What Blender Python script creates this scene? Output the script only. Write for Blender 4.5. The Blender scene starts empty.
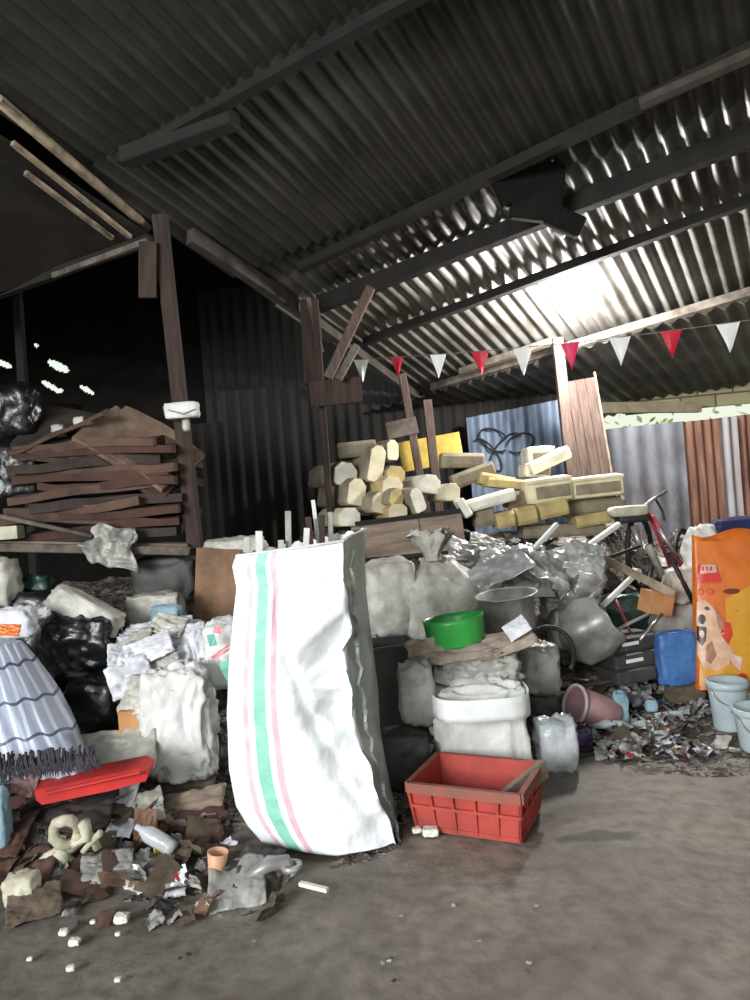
import bpy, bmesh, math, random
from mathutils import Vector, Matrix, noise, Euler
random.seed(7)
S = bpy.context.scene
COL = S.collection
F = 720.0
ROLL = math.radians(4.5)
CH = 1.40
CAM = Vector((0, 0, CH))
RV = Vector((math.cos(ROLL), 0, -math.sin(ROLL)))
UV_ = Vector((math.sin(ROLL), 0, math.cos(ROLL)))
FV = Vector((0, 1, 0))
UP = Vector((0, 0, 1))

# ------------------------------------------------------------------ layout helpers
def ray(px, py):
    return FV + RV * ((px - 375) / F) + UV_ * ((500 - py) / F)
def P(px, py, Y):
    return CAM + ray(px, py) * Y
def G(px, py, z=0.0):
    r = ray(px, py)
    return CAM + r * ((z - CH) / r.z)
def px2m(n, Y):
    return n * Y / F

# ------------------------------------------------------------------ materials
MATS = {}
def nodes_of(m):
    m.use_nodes = True
    nt = m.node_tree
    return nt, nt.nodes, nt.links
def lin(c):
    def f(v):
        v = v / 255.0
        return v / 12.92 if v <= 0.04045 else ((v + 0.055) / 1.055) ** 2.4
    return (f(c[0]), f(c[1]), f(c[2]), 1)
def mat(name, c1, c2=None, rough=0.7, metal=0.0, scale=6.0, bump=0.0, bscale=20.0, emit=0, coat=0, alpha=1, trans=0, stretch=(1, 1, 1), contrast=(0.35, 0.65), spec=0.5, crumple=0):
    """procedural surface: two sRGB colours mixed by noise, with bump"""
    if name in MATS: return MATS[name]
    m = bpy.data.materials.new(name); nt, N, L = nodes_of(m)
    b = N['Principled BSDF']
    tc = N.new('ShaderNodeTexCoord')
    mp = N.new('ShaderNodeMapping'); mp.inputs['Scale'].default_value = stretch
    L.new(tc.outputs['Object'], mp.inputs['Vector'])
    if c2 is None: c2 = tuple(int(v * 0.72) for v in c1)
    n = N.new('ShaderNodeTexNoise'); n.inputs['Scale'].default_value = scale; n.inputs['Detail'].default_value = 6
    n.inputs['Roughness'].default_value = 0.65
    L.new(mp.outputs[0], n.inputs['Vector'])
    r = N.new('ShaderNodeValToRGB')
    r.color_ramp.elements[0].position = contrast[0]; r.color_ramp.elements[0].color = lin(c2)
    r.color_ramp.elements[1].position = contrast[1]; r.color_ramp.elements[1].color = lin(c1)
    L.new(n.outputs['Fac'], r.inputs[0]); L.new(r.outputs[0], b.inputs['Base Color'])
    b.inputs['Roughness'].default_value = rough; b.inputs['Metallic'].default_value = metal
    b.inputs['Specular IOR Level'].default_value = spec
    if bump:
        h = N.new('ShaderNodeTexNoise'); h.inputs['Scale'].default_value = bscale; h.inputs['Detail'].default_value = 5
        L.new(mp.outputs[0], h.inputs['Vector'])
        src = h.outputs['Fac']
        if crumple:
            v = N.new('ShaderNodeTexVoronoi'); v.inputs['Scale'].default_value = crumple
            L.new(mp.outputs[0], v.inputs['Vector'])
            ad = N.new('ShaderNodeMath'); ad.operation = 'ADD'
            L.new(h.outputs['Fac'], ad.inputs[0]); L.new(v.outputs['Distance'], ad.inputs[1]); src = ad.outputs[0]
        bp = N.new('ShaderNodeBump'); bp.inputs['Strength'].default_value = bump; bp.inputs['Distance'].default_value = 0.02
        L.new(src, bp.inputs['Height']); L.new(bp.outputs[0], b.inputs['Normal'])
    if emit:
        b.inputs['Emission Color'].default_value = lin(c1); b.inputs['Emission Strength'].default_value = emit
    if coat: b.inputs['Coat Weight'].default_value = coat
    if trans: b.inputs['Transmission Weight'].default_value = trans
    if alpha < 1: b.inputs['Alpha'].default_value = alpha
    MATS[name] = m
    return m

M_roof = mat('roof_metal', (112, 110, 105), (70, 66, 60), rough=0.5, metal=0.15, scale=2.2, bump=0.15, bscale=9)
M_roofdark = mat('lean_roof_metal', (92, 88, 82), (44, 40, 36), rough=0.6, metal=0.3, scale=2)
M_brownroof = mat('brown_boards', (46, 36, 27), (22, 18, 15), rough=0.9, scale=1.5)
M_beam = mat('dark_timber', (34, 30, 27), (18, 16, 14), rough=0.85, scale=5, bump=.2, stretch=(1, 1, .3))
M_beamgrey = mat('grey_timber', (118, 108, 98), (66, 58, 50), rough=0.85, scale=7, bump=.2)
M_post = mat('brown_post_timber', (108, 90, 80), (72, 56, 50), rough=0.85, scale=9, bump=.3, stretch=(3, 3, .4))
M_postdark = mat('old_dark_post', (70, 52, 45), (36, 27, 24), rough=0.85, scale=7, bump=.3, stretch=(3, 3, .4))
M_pole = mat('pale_pole', (176, 160, 138), (112, 98, 82), rough=0.7, scale=9)
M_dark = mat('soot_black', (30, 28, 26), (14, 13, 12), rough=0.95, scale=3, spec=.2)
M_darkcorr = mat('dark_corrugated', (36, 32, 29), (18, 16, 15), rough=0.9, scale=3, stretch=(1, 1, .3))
M_bluecorr = mat('blue_grey_corrugated', (132, 148, 168), (66, 78, 96), rough=0.6, metal=.15, scale=3, stretch=(1, 1, .25))
M_fenceA = mat('grey_blue_zinc', (142, 146, 156), (96, 92, 94), rough=0.6, metal=.1, scale=3.2, stretch=(1, 1, .4))
M_fenceB = mat('rusty_zinc', (146, 106, 86), (92, 60, 48), rough=0.75, metal=.05, scale=5, stretch=(3, 3, .25))
M_fenceC = mat('pale_zinc', (166, 164, 168), (140, 128, 124), rough=0.6, metal=.1, scale=4, stretch=(2, 2, .3))
M_graf = mat('black_paint', (28, 30, 36), rough=.6)
M_yellow = mat('yellow_board', (212, 184, 84), (176, 146, 60), rough=.7, scale=5)
M_wood = mat('grey_plank', (150, 132, 116), (104, 90, 78), rough=.85, scale=5, bump=.2, stretch=(.5, 3, 3))
M_red = mat('red_plastic', (196, 50, 44), (158, 38, 34), rough=.45, scale=5)
M_crate = mat('crate_red', (180, 70, 60), (144, 58, 50), rough=.5, scale=7)
M_crrim = mat('crate_dusty_rim', (152, 84, 70), (126, 82, 68), rough=.7, scale=12)
M_green = mat('green_plastic', (62, 172, 78), (46, 140, 60), rough=.35, scale=3)
M_steel = mat('dull_aluminium', (176, 174, 170), (120, 118, 114), rough=.38, metal=.25, scale=5, bump=.1, bscale=8)
M_foil = mat('crumpled_sheet_metal', (206, 206, 204), (140, 140, 138), rough=.28, metal=.3, scale=6, bump=.25, bscale=12)
M_white = mat('white_woven_plastic', (226, 226, 222), (190, 190, 184), rough=.55, scale=4, bump=.35, bscale=18, crumple=9)
M_whitedirty = mat('dirty_white_plastic', (196, 194, 184), (142, 138, 128), rough=.5, scale=5, bump=.4, bscale=16, crumple=8)
M_grey = mat('grey_plastic_film', (168, 166, 160), (116, 114, 108), rough=.4, scale=5, bump=.4, bscale=14, crumple=8)
M_darkgrey = mat('dark_grey_plastic', (70, 68, 66), (44, 42, 40), rough=.6, scale=4, bump=.1)
M_black = mat('black_bin_liner', (28, 29, 30), (12, 13, 14), rough=.3, scale=5, bump=.5, bscale=10, crumple=7)
M_dgreen = mat('dark_green_film', (46, 78, 66), (24, 44, 38), rough=.35, scale=7, bump=.4, crumple=9)
M_paper = mat('white_paper', (222, 222, 226), (176, 176, 182), rough=.85, scale=7, bump=.1)
M_card = mat('brown_cardboard', (146, 114, 90), (104, 80, 62), rough=.9, scale=5)
M_cardo = mat('orange_cardboard', (196, 146, 98), (170, 118, 74), rough=.9, scale=5)
M_cardd = mat('dark_red_cardboard', (80, 50, 40), (50, 32, 27), rough=.85, scale=4)
M_cardd2 = mat('dark_brown_cardboard', (98, 72, 57), (60, 44, 36), rough=.85, scale=4)
M_carddk = mat('sooty_cardboard', (62, 50, 44), (34, 28, 26), rough=.85, scale=4)
M_foam = mat('cream_foam', (222, 214, 186), (192, 182, 150), rough=.8, scale=5, bump=.1)
M_foamy = mat('yellow_foam', (192, 174, 122), (154, 134, 88), rough=.8, scale=5, bump=.1)
M_foamg = mat('dusty_foam', (150, 140, 120), (106, 96, 80), rough=.85, scale=5, bump=.1)
M_foamw = mat('white_foam', (226, 224, 214), (196, 190, 176), rough=.8, scale=6)
M_blue = mat('blue_plastic', (72, 118, 172), (50, 90, 146), rough=.45, scale=6, bump=.3, crumple=8)
M_navy = mat('navy_cloth', (38, 42, 92), (26, 28, 66), rough=.85)
M_lblue = mat('pale_blue_plastic', (188, 200, 202), (156, 170, 174), rough=.4, scale=4)
M_lbluec = mat('light_blue_cloth', (150, 180, 192), (108, 136, 150), rough=.8, scale=7)
M_mauve = mat('mauve_plastic', (172, 132, 134), (138, 102, 104), rough=.5, scale=5)
M_mrim = mat('pale_pink_rim', (206, 190, 184), (180, 160, 156), rough=.5)
M_purple = mat('dark_purple_film', (58, 36, 76), (30, 22, 40), rough=.35, bump=.4, crumple=8)
M_orange = mat('orange_bag_film', (212, 116, 40), (192, 94, 28), rough=.38, scale=4, bump=.12, bscale=7)
M_ambr = mat('amber_print', (212, 152, 42), (196, 134, 34), rough=.38, scale=4)
M_redp = mat('red_print', (206, 52, 38), (186, 40, 30), rough=.4)
M_darkred = mat('dark_red_print', (128, 40, 28), rough=.4)
M_dogc = mat('cream_print', (214, 178, 148), (186, 142, 112), rough=.4, scale=16)
M_dogd = mat('tan_print', (168, 118, 92), (150, 100, 76), rough=.4)
M_ink = mat('black_print', (36, 24, 26), rough=.4)
M_pinkp = mat('pale_print', (236, 196, 180), rough=.4)
M_pflag = mat('white_flag_film', (236, 238, 236), (220, 222, 220), rough=.5)
M_rflag = mat('red_flag_film', (208, 34, 62), (186, 26, 50), rough=.5)
M_kflag = mat('pink_flag_film', (226, 52, 96), (206, 40, 80), rough=.5)
M_string = mat('grey_string', (130, 122, 112), rough=.9)
M_peach = mat('peach_plastic', (222, 172, 138), (196, 146, 112), rough=.5)
M_ball = mat('yellow_rubber', (206, 204, 56), (180, 172, 40), rough=.5, scale=15)
M_cream = mat('cream_foam_scrap', (198, 194, 172), (150, 144, 122), rough=.85, scale=8, bump=.2)
M_rubber = mat('black_rubber', (34, 33, 32), rough=.6)
M_bikered = mat('red_bike_paint', (176, 62, 76), (140, 60, 70), rough=.4)
M_chrome = mat('worn_chrome', (196, 194, 190), (140, 136, 130), rough=.3, metal=.6)
M_soil = mat('brown_stone', (104, 90, 74), (70, 60, 50), rough=.95, scale=12, bump=.4)
M_leaf = mat('leaf_green', (226, 236, 176), (190, 210, 130), rough=.7, scale=3)
M_conc = mat('grey_block_plain', (150, 140, 116), (120, 112, 92), rough=.95)
M_clear = mat('cloudy_clear_plastic', (214, 218, 220), (170, 176, 178), rough=.2, scale=6, bump=.4, crumple=9, alpha=.8)

# ------------------------------------------------------------------ object helpers
def link(name, me, m=None, parent=None, smooth=False):
    if m is not None:
        for mm in (m if isinstance(m, (list, tuple)) else [m]): me.materials.append(mm)
    if smooth:
        for p in me.polygons: p.use_smooth = True
    o = bpy.data.objects.new(name, me); COL.objects.link(o)
    if parent is not None: o.parent = parent
    return o
def obj(name, bm, m=None, parent=None, smooth=False):
    me = bpy.data.meshes.new(name)
    bmesh.ops.recalc_face_normals(bm, faces=bm.faces)
    bm.to_mesh(me); bm.free()
    return link(name, me, m, parent, smooth)
def tag(o, label, cat, group=None, kind=None):
    if label: o['label'] = label
    if cat: o['category'] = cat
    if group: o['group'] = group
    if kind: o['kind'] = kind
    return o
def empty(name, loc, label, cat, rz=0.0, group=None):
    o = bpy.data.objects.new(name, None); COL.objects.link(o)
    o.location = loc; o.rotation_euler = (0, 0, rz); o.empty_display_size = .1
    return tag(o, label, cat, group)
def struct(o):
    o['kind'] = 'structure'; return o
def dup(root, loc, rot=None, label=None, scale=None):
    r = root.copy(); COL.objects.link(r); r.location = loc
    if rot is not None: r.rotation_euler = rot
    if scale is not None: r.scale = scale
    if label: r['label'] = label
    for ch in list(root.children):
        c = ch.copy(); COL.objects.link(c); c.parent = r
        for g in list(ch.children):
            d = g.copy(); COL.objects.link(d); d.parent = c
    return r

def add_box(bm, c, s, rot=None, bev=0.0, mi=0):
    r = bmesh.ops.create_cube(bm, size=1)
    vs = r['verts']
    for v in vs: v.co = Vector((v.co.x * s[0], v.co.y * s[1], v.co.z * s[2]))
    if bev:
        es = list({e for v in vs for e in v.link_edges})
        rr = bmesh.ops.bevel(bm, geom=es, offset=bev, segments=2, affect='EDGES', profile=.6)
        vs = list({v for f in rr['faces'] for v in f.verts} | {v for v in vs if v.is_valid})
    mt = Matrix.Translation(Vector(c)) @ (rot.to_4x4() if rot is not None else Matrix.Identity(4))
    for v in vs: v.co = mt @ v.co
    if mi:
        for f in {f for v in vs for f in v.link_faces}: f.material_index = mi
    return vs
def frame_z(d):
    d = d.normalized()
    a = Vector((0, 0, 1)) if abs(d.z) < .9 else Vector((0, 1, 0))
    x = a.cross(d).normalized(); y = d.cross(x)
    return x, y, d
def add_bar(bm, p, q, w, h=None, upv=None):
    """rectangular bar from p to q"""
    h = h or w
    d = (q - p).normalized()
    a = upv if upv is not None else Vector((0, 0, 1))
    if abs(a.normalized().dot(d)) > .97: a = Vector((0, 1, 0))
    x = d.cross(a).normalized(); y = x.cross(d)
    vs = []
    for e in (p, q):
        for sx, sy in ((-1, -1), (1, -1), (1, 1), (-1, 1)):
            vs.append(bm.verts.new(e + x * sx * w / 2 + y * sy * h / 2))
    bm.faces.new(vs[3::-1]); bm.faces.new(vs[4:8])
    for i in range(4):
        j = (i + 1) % 4
        bm.faces.new((vs[i], vs[j], vs[4 + j], vs[4 + i]))
def add_tube(bm, pts, r, n=8, caps=True):
    rings = []
    for i, p in enumerate(pts):
        a = pts[max(0, i - 1)]; b = pts[min(len(pts) - 1, i + 1)]
        x, y, d = frame_z(Vector(b) - Vector(a))
        rr = r[i] if isinstance(r, (list, tuple)) else r
        rings.append([bm.verts.new(Vector(p) + (x * math.cos(2 * math.pi * k / n) + y * math.sin(2 * math.pi * k / n)) * rr) for k in range(n)])
    for i in range(len(rings) - 1):
        # align
        best = min(range(n), key=lambda s: (rings[i][0].co - rings[i + 1][s].co).length)
        for k in range(n):
            a = rings[i][k]; b = rings[i][(k + 1) % n]
            c = rings[i + 1][(k + 1 + best) % n]; d = rings[i + 1][(k + best) % n]
            bm.faces.new((a, b, c, d))
    if caps:
        bm.faces.new(rings[0][::-1]); bm.faces.new(rings[-1])
def add_lathe(bm, prof, n=32, close=False):
    rings = []
    for (r, z) in prof:
        rings.append([bm.verts.new((r * math.cos(2 * math.pi * k / n), r * math.sin(2 * math.pi * k / n), z)) for k in range(n)])
    for i in range(len(rings) - 1):
        for k in range(n):
            bm.faces.new((rings[i][k], rings[i][(k + 1) % n], rings[i + 1][(k + 1) % n], rings[i + 1][k]))
    if close:
        bm.faces.new(rings[0]); bm.faces.new(rings[-1][::-1])
def creases(p, s, seed):
    """crumple field: ridged folds, about -0.5..0.5"""
    q = p * s + Vector((seed * 7.3, seed * 3.1, seed * 5.7))
    w = noise.noise_vector(q * .6) * .5
    a = 1 - abs(noise.noise(q + w)) * 2.2
    d, _ = noise.voronoi(q * 1.3 + w)
    b = (d[1] - d[0])
    c = 1 - abs(noise.noise(q * 2.3 + w * 2)) * 2.2
    return a * .45 + min(b, .7) * .55 + c * .22 - .6
def orient(yaw=0, pitch=0, roll=0):
    return Euler((pitch, roll, yaw)).to_matrix()

# ------------------------------------------------------------------ camera and light
cam_d = bpy.data.cameras.new('camera'); cam = bpy.data.objects.new('camera', cam_d); COL.objects.link(cam)
cam_d.sensor_fit = 'VERTICAL'; cam_d.sensor_height = 36; cam_d.lens = 36 * F / 1000
cam_d.clip_start = .05; cam_d.clip_end = 200
mm = Matrix((RV, UV_, -FV)).transposed().to_4x4(); mm.translation = CAM
cam.matrix_world = mm
S.camera = cam
S.view_settings.view_transform = 'Standard'; S.view_settings.look = 'None'; S.view_settings.exposure = 0.0

W = bpy.data.worlds.new('world'); S.world = W; W.use_nodes = True
nt = W.node_tree; bg = nt.nodes['Background']
tcw = nt.nodes.new('ShaderNodeTexCoord'); sp = nt.nodes.new('ShaderNodeSeparateXYZ'); rp = nt.nodes.new('ShaderNodeValToRGB')
nt.links.new(tcw.outputs['Generated'], sp.inputs[0]); nt.links.new(sp.outputs['Z'], rp.inputs[0])
rp.color_ramp.elements[0].position = 0.0; rp.color_ramp.elements[0].color = (.80, .86, .66, 1)
rp.color_ramp.elements[1].position = .5; rp.color_ramp.elements[1].color = (.82, .90, 1, 1)
nt.links.new(rp.outputs[0], bg.inputs[0]); bg.inputs[1].default_value = 1.1

def area(name, loc, target, size, power, color=(1, 1, 1)):
    l = bpy.data.lights.new(name, 'AREA'); l.shape = 'RECTANGLE'; l.size = size[0]; l.size_y = size[1]; l.energy = power; l.color = color
    o = bpy.data.objects.new(name, l); COL.objects.link(o); o.location = loc
    d = Vector(target) - Vector(loc); o.rotation_euler = d.to_track_quat('-Z', 'Y').to_euler()
    return o
dl = area('daylight_from_open_front', (-5.6, -4.6, 3.2), (.3, 4.2, .3), (4.2, 2.6), 400, (.97, .98, 1.0)); dl.data.spread = math.radians(105)

# ------------------------------------------------------------------ roof plane
DR = Vector(((835 - 375) / F, 1, 0)); 
def camdir(u, v): return RV * u + UV_ * v + FV
e_r = camdir((835 - 375) / F, -190 / F).normalized()            # down the slope, away
e_p = -(camdir((-719 - 375) / F, -200 / F)); e_p = (e_p - e_r * e_p.dot(e_r)).normalized()   # across, to the right
RN = e_r.cross(e_p).normalized()
if RN.z < 0: RN = -RN
R0 = P(580, 330, 7.0)
def R(px, py, drop=0.0):
    r = ray(px, py)
    t = (R0 - RN * drop - CAM).dot(RN) / r.dot(RN)
    return CAM + r * t
def rc(p):
    d = p - R0
    return d.dot(e_p), d.dot(e_r)
def RP(a, b, drop=0.0):
    return R0 + e_p * a + e_r * b - RN * drop
PITCH = .125
def corr_sheet(bm, org, ea, eb, nn, a0, a1, b0, b1, amp=.026, pitch=PITCH, per=8, nb=2, wob=0.0, seed=0, endf=None):
    n = max(2, int((a1 - a0) / pitch * per))
    rows = []
    for j in range(nb + 1):
        b = b0 + (b1 - b0) * j / nb
        row = []
        for i in range(n + 1):
            a = a0 + (a1 - a0) * i / n
            if endf: b = b0 + (endf(a) - b0) * j / nb
            h = amp * math.cos(2 * math.pi * a / pitch)
            if wob: h += wob * noise.noise(Vector((a * .9, b * .9, seed)))
            row.append(bm.verts.new(org + ea * a + eb * b + nn * h))
        rows.append(row)
    for j in range(nb):
        for i in range(n):
            bm.faces.new((rows[j][i], rows[j][i + 1], rows[j + 1][i + 1], rows[j + 1][i]))
# left edge of the main roof
aL, _ = rc(R(148, 222)); aL2, _ = rc(R(290, 312))
aL = (aL + aL2) / 2
_, bC = rc(R(600, 322)); _, bB = rc(R(560, 266)); _, bA = rc(R(560, 210)); _, bD = rc(R(600, 122)); _, bE = rc(R(250, 90))
_e0, _e1 = rc(R(432, 388)), rc(R(750, 293))
def endc(a): return _e0[1] + (_e1[1] - _e0[1]) * (a - _e0[0]) / (_e1[0] - _e0[0]) + .1
bm = bmesh.new()
bs = [bE - 4.5, bE - 1.9, bE, bD, bA, bB, bC + .12]
for k in range(len(bs) - 1):
    corr_sheet(bm, R0 + RN * (.03 * (k % 2)), e_p, e_r, RN, aL, aL + 15, bs[k] - .1, bs[k + 1] + .06, wob=.004, seed=k, endf=endc if k == len(bs) - 2 else None)
M_roofshade = mat('shaded_roof_metal', (66, 63, 58), (40, 38, 34), rough=.6, metal=.1, scale=1.6, bump=.15, bscale=9)  # darker copy of the roof metal, shade of the near rows painted in
bm.faces.ensure_lookup_table()
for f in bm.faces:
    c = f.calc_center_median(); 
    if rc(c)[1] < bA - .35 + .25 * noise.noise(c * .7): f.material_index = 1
struct(obj('ceiling', bm, [M_roof, M_roofshade], smooth=True))

def beam(name, p, q, w, h, m, upv=None, sag=0, n=1):
    bm = bmesh.new()
    if n == 1: add_bar(bm, p, q, w, h, upv)
    else:
        for i in range(n):
            t0, t1 = i / n, (i + 1) / n
            f = lambda t: p.lerp(q, t) - RN * sag * 4 * t * (1 - t)
            add_bar(bm, f(t0), f(t1), w, h, upv)
    return obj(name, bm, m)
M_trimdk = mat('dull_rafter', (78, 71, 64), (50, 45, 40), rough=.85, scale=7)
# purlins across the roof (structure)
def ext(p, q, k):
    return q + (q - p) * k
PUR = [((120, 160), (420, -6), .06, .07, M_beam), ((300, 268), (690, 80), .06, .08, M_beam), ((318, 305), (750, 136), .06, .15, M_beam), ((364, 342), (750, 200), .05, .08, M_beam), ((432, 388), (750, 293), .08, .08, M_beamgrey)]
for i, (p0, p1, w, h, m) in enumerate(PUR):
    A_, B_ = R(*p0, drop=h / 2 + .03), R(*p1, drop=h / 2 + .03)
    struct(beam('trim_%d' % (i + 1), A_, ext(A_, B_, .5), w, h, m, RN))
# left edge rafter: pipe and grey timber along the slope
bm = bmesh.new(); add_tube(bm, [R(-30, 76, .06), R(148, 228, .06)], .035, 10)
o = obj('trim_6', bm, M_pole, smooth=True); struct(o)
struct(beam('trim_7', R(190, 236, .1), R(284, 298, .1), .07, .12, M_trimdk, RN))
struct(beam('trim_8', R(284, 298, .1), R(470, 436, .1), .06, .09, M_trimdk, RN))
# lower lean-to roof on the left
bm = bmesh.new()
bL = rc(R(150, 232))[1]
LA, LB = RP(aL, bs[0], .12), RP(aL, bL, .12)
out = (-e_p * .93 - RN * .25)
nL = (LB - LA).cross(out).normalized()
def RL0(px, py):
    r = ray(px, py); return CAM + r * ((LA - CAM).dot(nL) / r.dot(nL))
vs = [bm.verts.new(v) for v in (LA, LB, RL0(-60, 312), LA + out * 6)]; bm.faces.new(vs)
struct(obj('ceiling_left', bm, M_brownroof))
for i, (p0, p1) in enumerate((((12, 138), (130, 233)), ((25, 168), (112, 234)), ((0, 95), (20, 112)))):
    def RL(px, py):
        n2 = (LB - LA).cross(out).normalized(); r = ray(px, py)
        return CAM + r * ((LA - CAM).dot(n2) / r.dot(n2)) 
    struct(beam('trim_%d' % (9 + i), RL(*p0) - UP * .03, RL(*p1) - UP * .03, .03, .03, M_pole))
bm = bmesh.new(); zz = 4.5
vs = [bm.verts.new(v) for v in ((-7, 2, zz), (-.9, 2, zz + .3), (-.9, 9, zz - .5), (-7, 9, zz - .5))]; bm.faces.new(vs)
struct(obj('ceiling_light_block', bm, M_dark))  # added sheet that stops daylight entering from above
# dark lean-to roof beyond the last purlin
bm = bmesh.new()
ns = Vector((0, 0, 1))
Q0 = RP(_e0[0], _e0[1], .16); eq = (RP(_e1[0], _e1[1], .16) - Q0).normalized()
e_r2 = (e_r + UP * .16).normalized(); n2 = e_r2.cross(eq).normalized()
corr_sheet(bm, Q0, eq, e_r2, n2, -6, 16, -.3, 3.0, amp=.018, pitch=.15)
struct(obj('ceiling_back', bm, M_roofdark, smooth=True))
# ------------------------------------------------------------------ ground
bm = bmesh.new()
NX, NY = 90, 90
grid = {}
for j in range(NY + 1):
    for i in range(NX + 1):
        x = -9 + 20 * i / NX; y = -3 + 16 * (j / NY) ** 1.3
        p = Vector((x, y, 0))
        z = .018 * noise.noise(p * 1.1) + .008 * noise.noise(p * 4) - .012
        grid[i, j] = bm.verts.new((x, y, z))
for j in range(NY):
    for i in range(NX):
        bm.faces.new((grid[i, j], grid[i + 1, j], grid[i + 1, j + 1], grid[i, j + 1]))
m = bpy.data.materials.new('dirt_floor'); nt, N, L = nodes_of(m); b = N['Principled BSDF']
tc = N.new('ShaderNodeTexCoord')
n1 = N.new('ShaderNodeTexNoise'); n1.inputs['Scale'].default_value = 1.1; n1.inputs['Detail'].default_value = 8; n1.inputs['Roughness'].default_value = .6
n2_ = N.new('ShaderNodeTexNoise'); n2_.inputs['Scale'].default_value = 14; n2_.inputs['Detail'].default_value = 6
for n in (n1, n2_): L.new(tc.outputs['Object'], n.inputs['Vector'])
r1 = N.new('ShaderNodeValToRGB'); r1.color_ramp.elements[0].position = .35; r1.color_ramp.elements[0].color = lin((106, 96, 84)); r1.color_ramp.elements[1].position = .62; r1.color_ramp.elements[1].color = lin((152, 143, 131))
L.new(n1.outputs['Fac'], r1.inputs[0])
r2 = N.new('ShaderNodeValToRGB'); r2.color_ramp.elements[0].position = .3; r2.color_ramp.elements[0].color = (.55, .53, .5, 1); r2.color_ramp.elements[1].position = .6; r2.color_ramp.elements[1].color = (1, 1, 1, 1)
L.new(n2_.outputs['Fac'], r2.inputs[0])
mx = N.new('ShaderNodeMixRGB'); mx.blend_type = 'MULTIPLY'; mx.inputs[0].default_value = .8
L.new(r1.outputs[0], mx.inputs[1]); L.new(r2.outputs[0], mx.inputs[2])
# floor colour darker toward the left
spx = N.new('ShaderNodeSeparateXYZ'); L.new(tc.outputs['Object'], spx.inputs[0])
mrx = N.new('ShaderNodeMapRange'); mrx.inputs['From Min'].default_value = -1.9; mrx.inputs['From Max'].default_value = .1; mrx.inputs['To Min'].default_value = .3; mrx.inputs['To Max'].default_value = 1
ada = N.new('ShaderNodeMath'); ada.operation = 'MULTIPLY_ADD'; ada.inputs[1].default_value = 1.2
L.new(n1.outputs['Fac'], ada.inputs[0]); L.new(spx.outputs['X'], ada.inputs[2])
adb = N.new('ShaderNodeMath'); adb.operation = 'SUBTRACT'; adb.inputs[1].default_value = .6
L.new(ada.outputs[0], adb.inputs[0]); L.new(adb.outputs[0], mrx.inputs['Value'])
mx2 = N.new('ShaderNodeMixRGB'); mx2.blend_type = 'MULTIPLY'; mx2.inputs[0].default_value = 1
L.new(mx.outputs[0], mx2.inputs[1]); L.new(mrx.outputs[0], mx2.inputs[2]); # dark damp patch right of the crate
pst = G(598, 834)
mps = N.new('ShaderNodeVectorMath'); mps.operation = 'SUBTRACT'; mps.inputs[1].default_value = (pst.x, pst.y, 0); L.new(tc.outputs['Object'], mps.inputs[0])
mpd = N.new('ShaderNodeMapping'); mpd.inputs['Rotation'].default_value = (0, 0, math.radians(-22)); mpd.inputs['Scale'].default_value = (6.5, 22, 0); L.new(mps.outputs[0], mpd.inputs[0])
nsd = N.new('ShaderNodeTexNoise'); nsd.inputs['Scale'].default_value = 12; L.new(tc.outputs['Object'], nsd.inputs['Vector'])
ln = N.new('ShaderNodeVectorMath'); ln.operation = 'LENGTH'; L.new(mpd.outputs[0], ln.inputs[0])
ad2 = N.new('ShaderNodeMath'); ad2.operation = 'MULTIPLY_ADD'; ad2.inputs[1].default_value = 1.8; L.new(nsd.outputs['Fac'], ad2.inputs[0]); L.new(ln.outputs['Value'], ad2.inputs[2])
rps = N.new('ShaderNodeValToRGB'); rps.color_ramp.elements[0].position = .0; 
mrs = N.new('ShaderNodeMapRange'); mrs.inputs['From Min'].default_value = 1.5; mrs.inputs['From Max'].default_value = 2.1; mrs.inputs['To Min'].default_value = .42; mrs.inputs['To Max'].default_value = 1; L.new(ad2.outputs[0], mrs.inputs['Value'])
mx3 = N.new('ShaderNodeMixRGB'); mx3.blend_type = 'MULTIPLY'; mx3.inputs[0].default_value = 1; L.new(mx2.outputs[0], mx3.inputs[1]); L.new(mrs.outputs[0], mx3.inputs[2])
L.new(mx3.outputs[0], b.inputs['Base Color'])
rr = N.new('ShaderNodeMapRange'); rr.inputs['To Min'].default_value = .45; rr.inputs['To Max'].default_value = .9; L.new(n1.outputs['Fac'], rr.inputs['Value']); L.new(rr.outputs[0], b.inputs['Roughness'])
bp = N.new('ShaderNodeBump'); bp.inputs['Strength'].default_value = .5; bp.inputs['Distance'].default_value = .02; L.new(n2_.outputs['Fac'], bp.inputs['Height']); L.new(bp.outputs[0], b.inputs['Normal'])
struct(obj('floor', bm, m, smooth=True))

# ------------------------------------------------------------------ walls
def wall_quad(name, pts, m, th=.04):
    bm = bmesh.new()
    vs = [bm.verts.new(p) for p in pts]; f = bm.faces.new(vs)
    o = obj(name, bm, m); s = o.modifiers.new('solid', 'SOLIDIFY'); s.thickness = th
    return struct(o)
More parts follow.
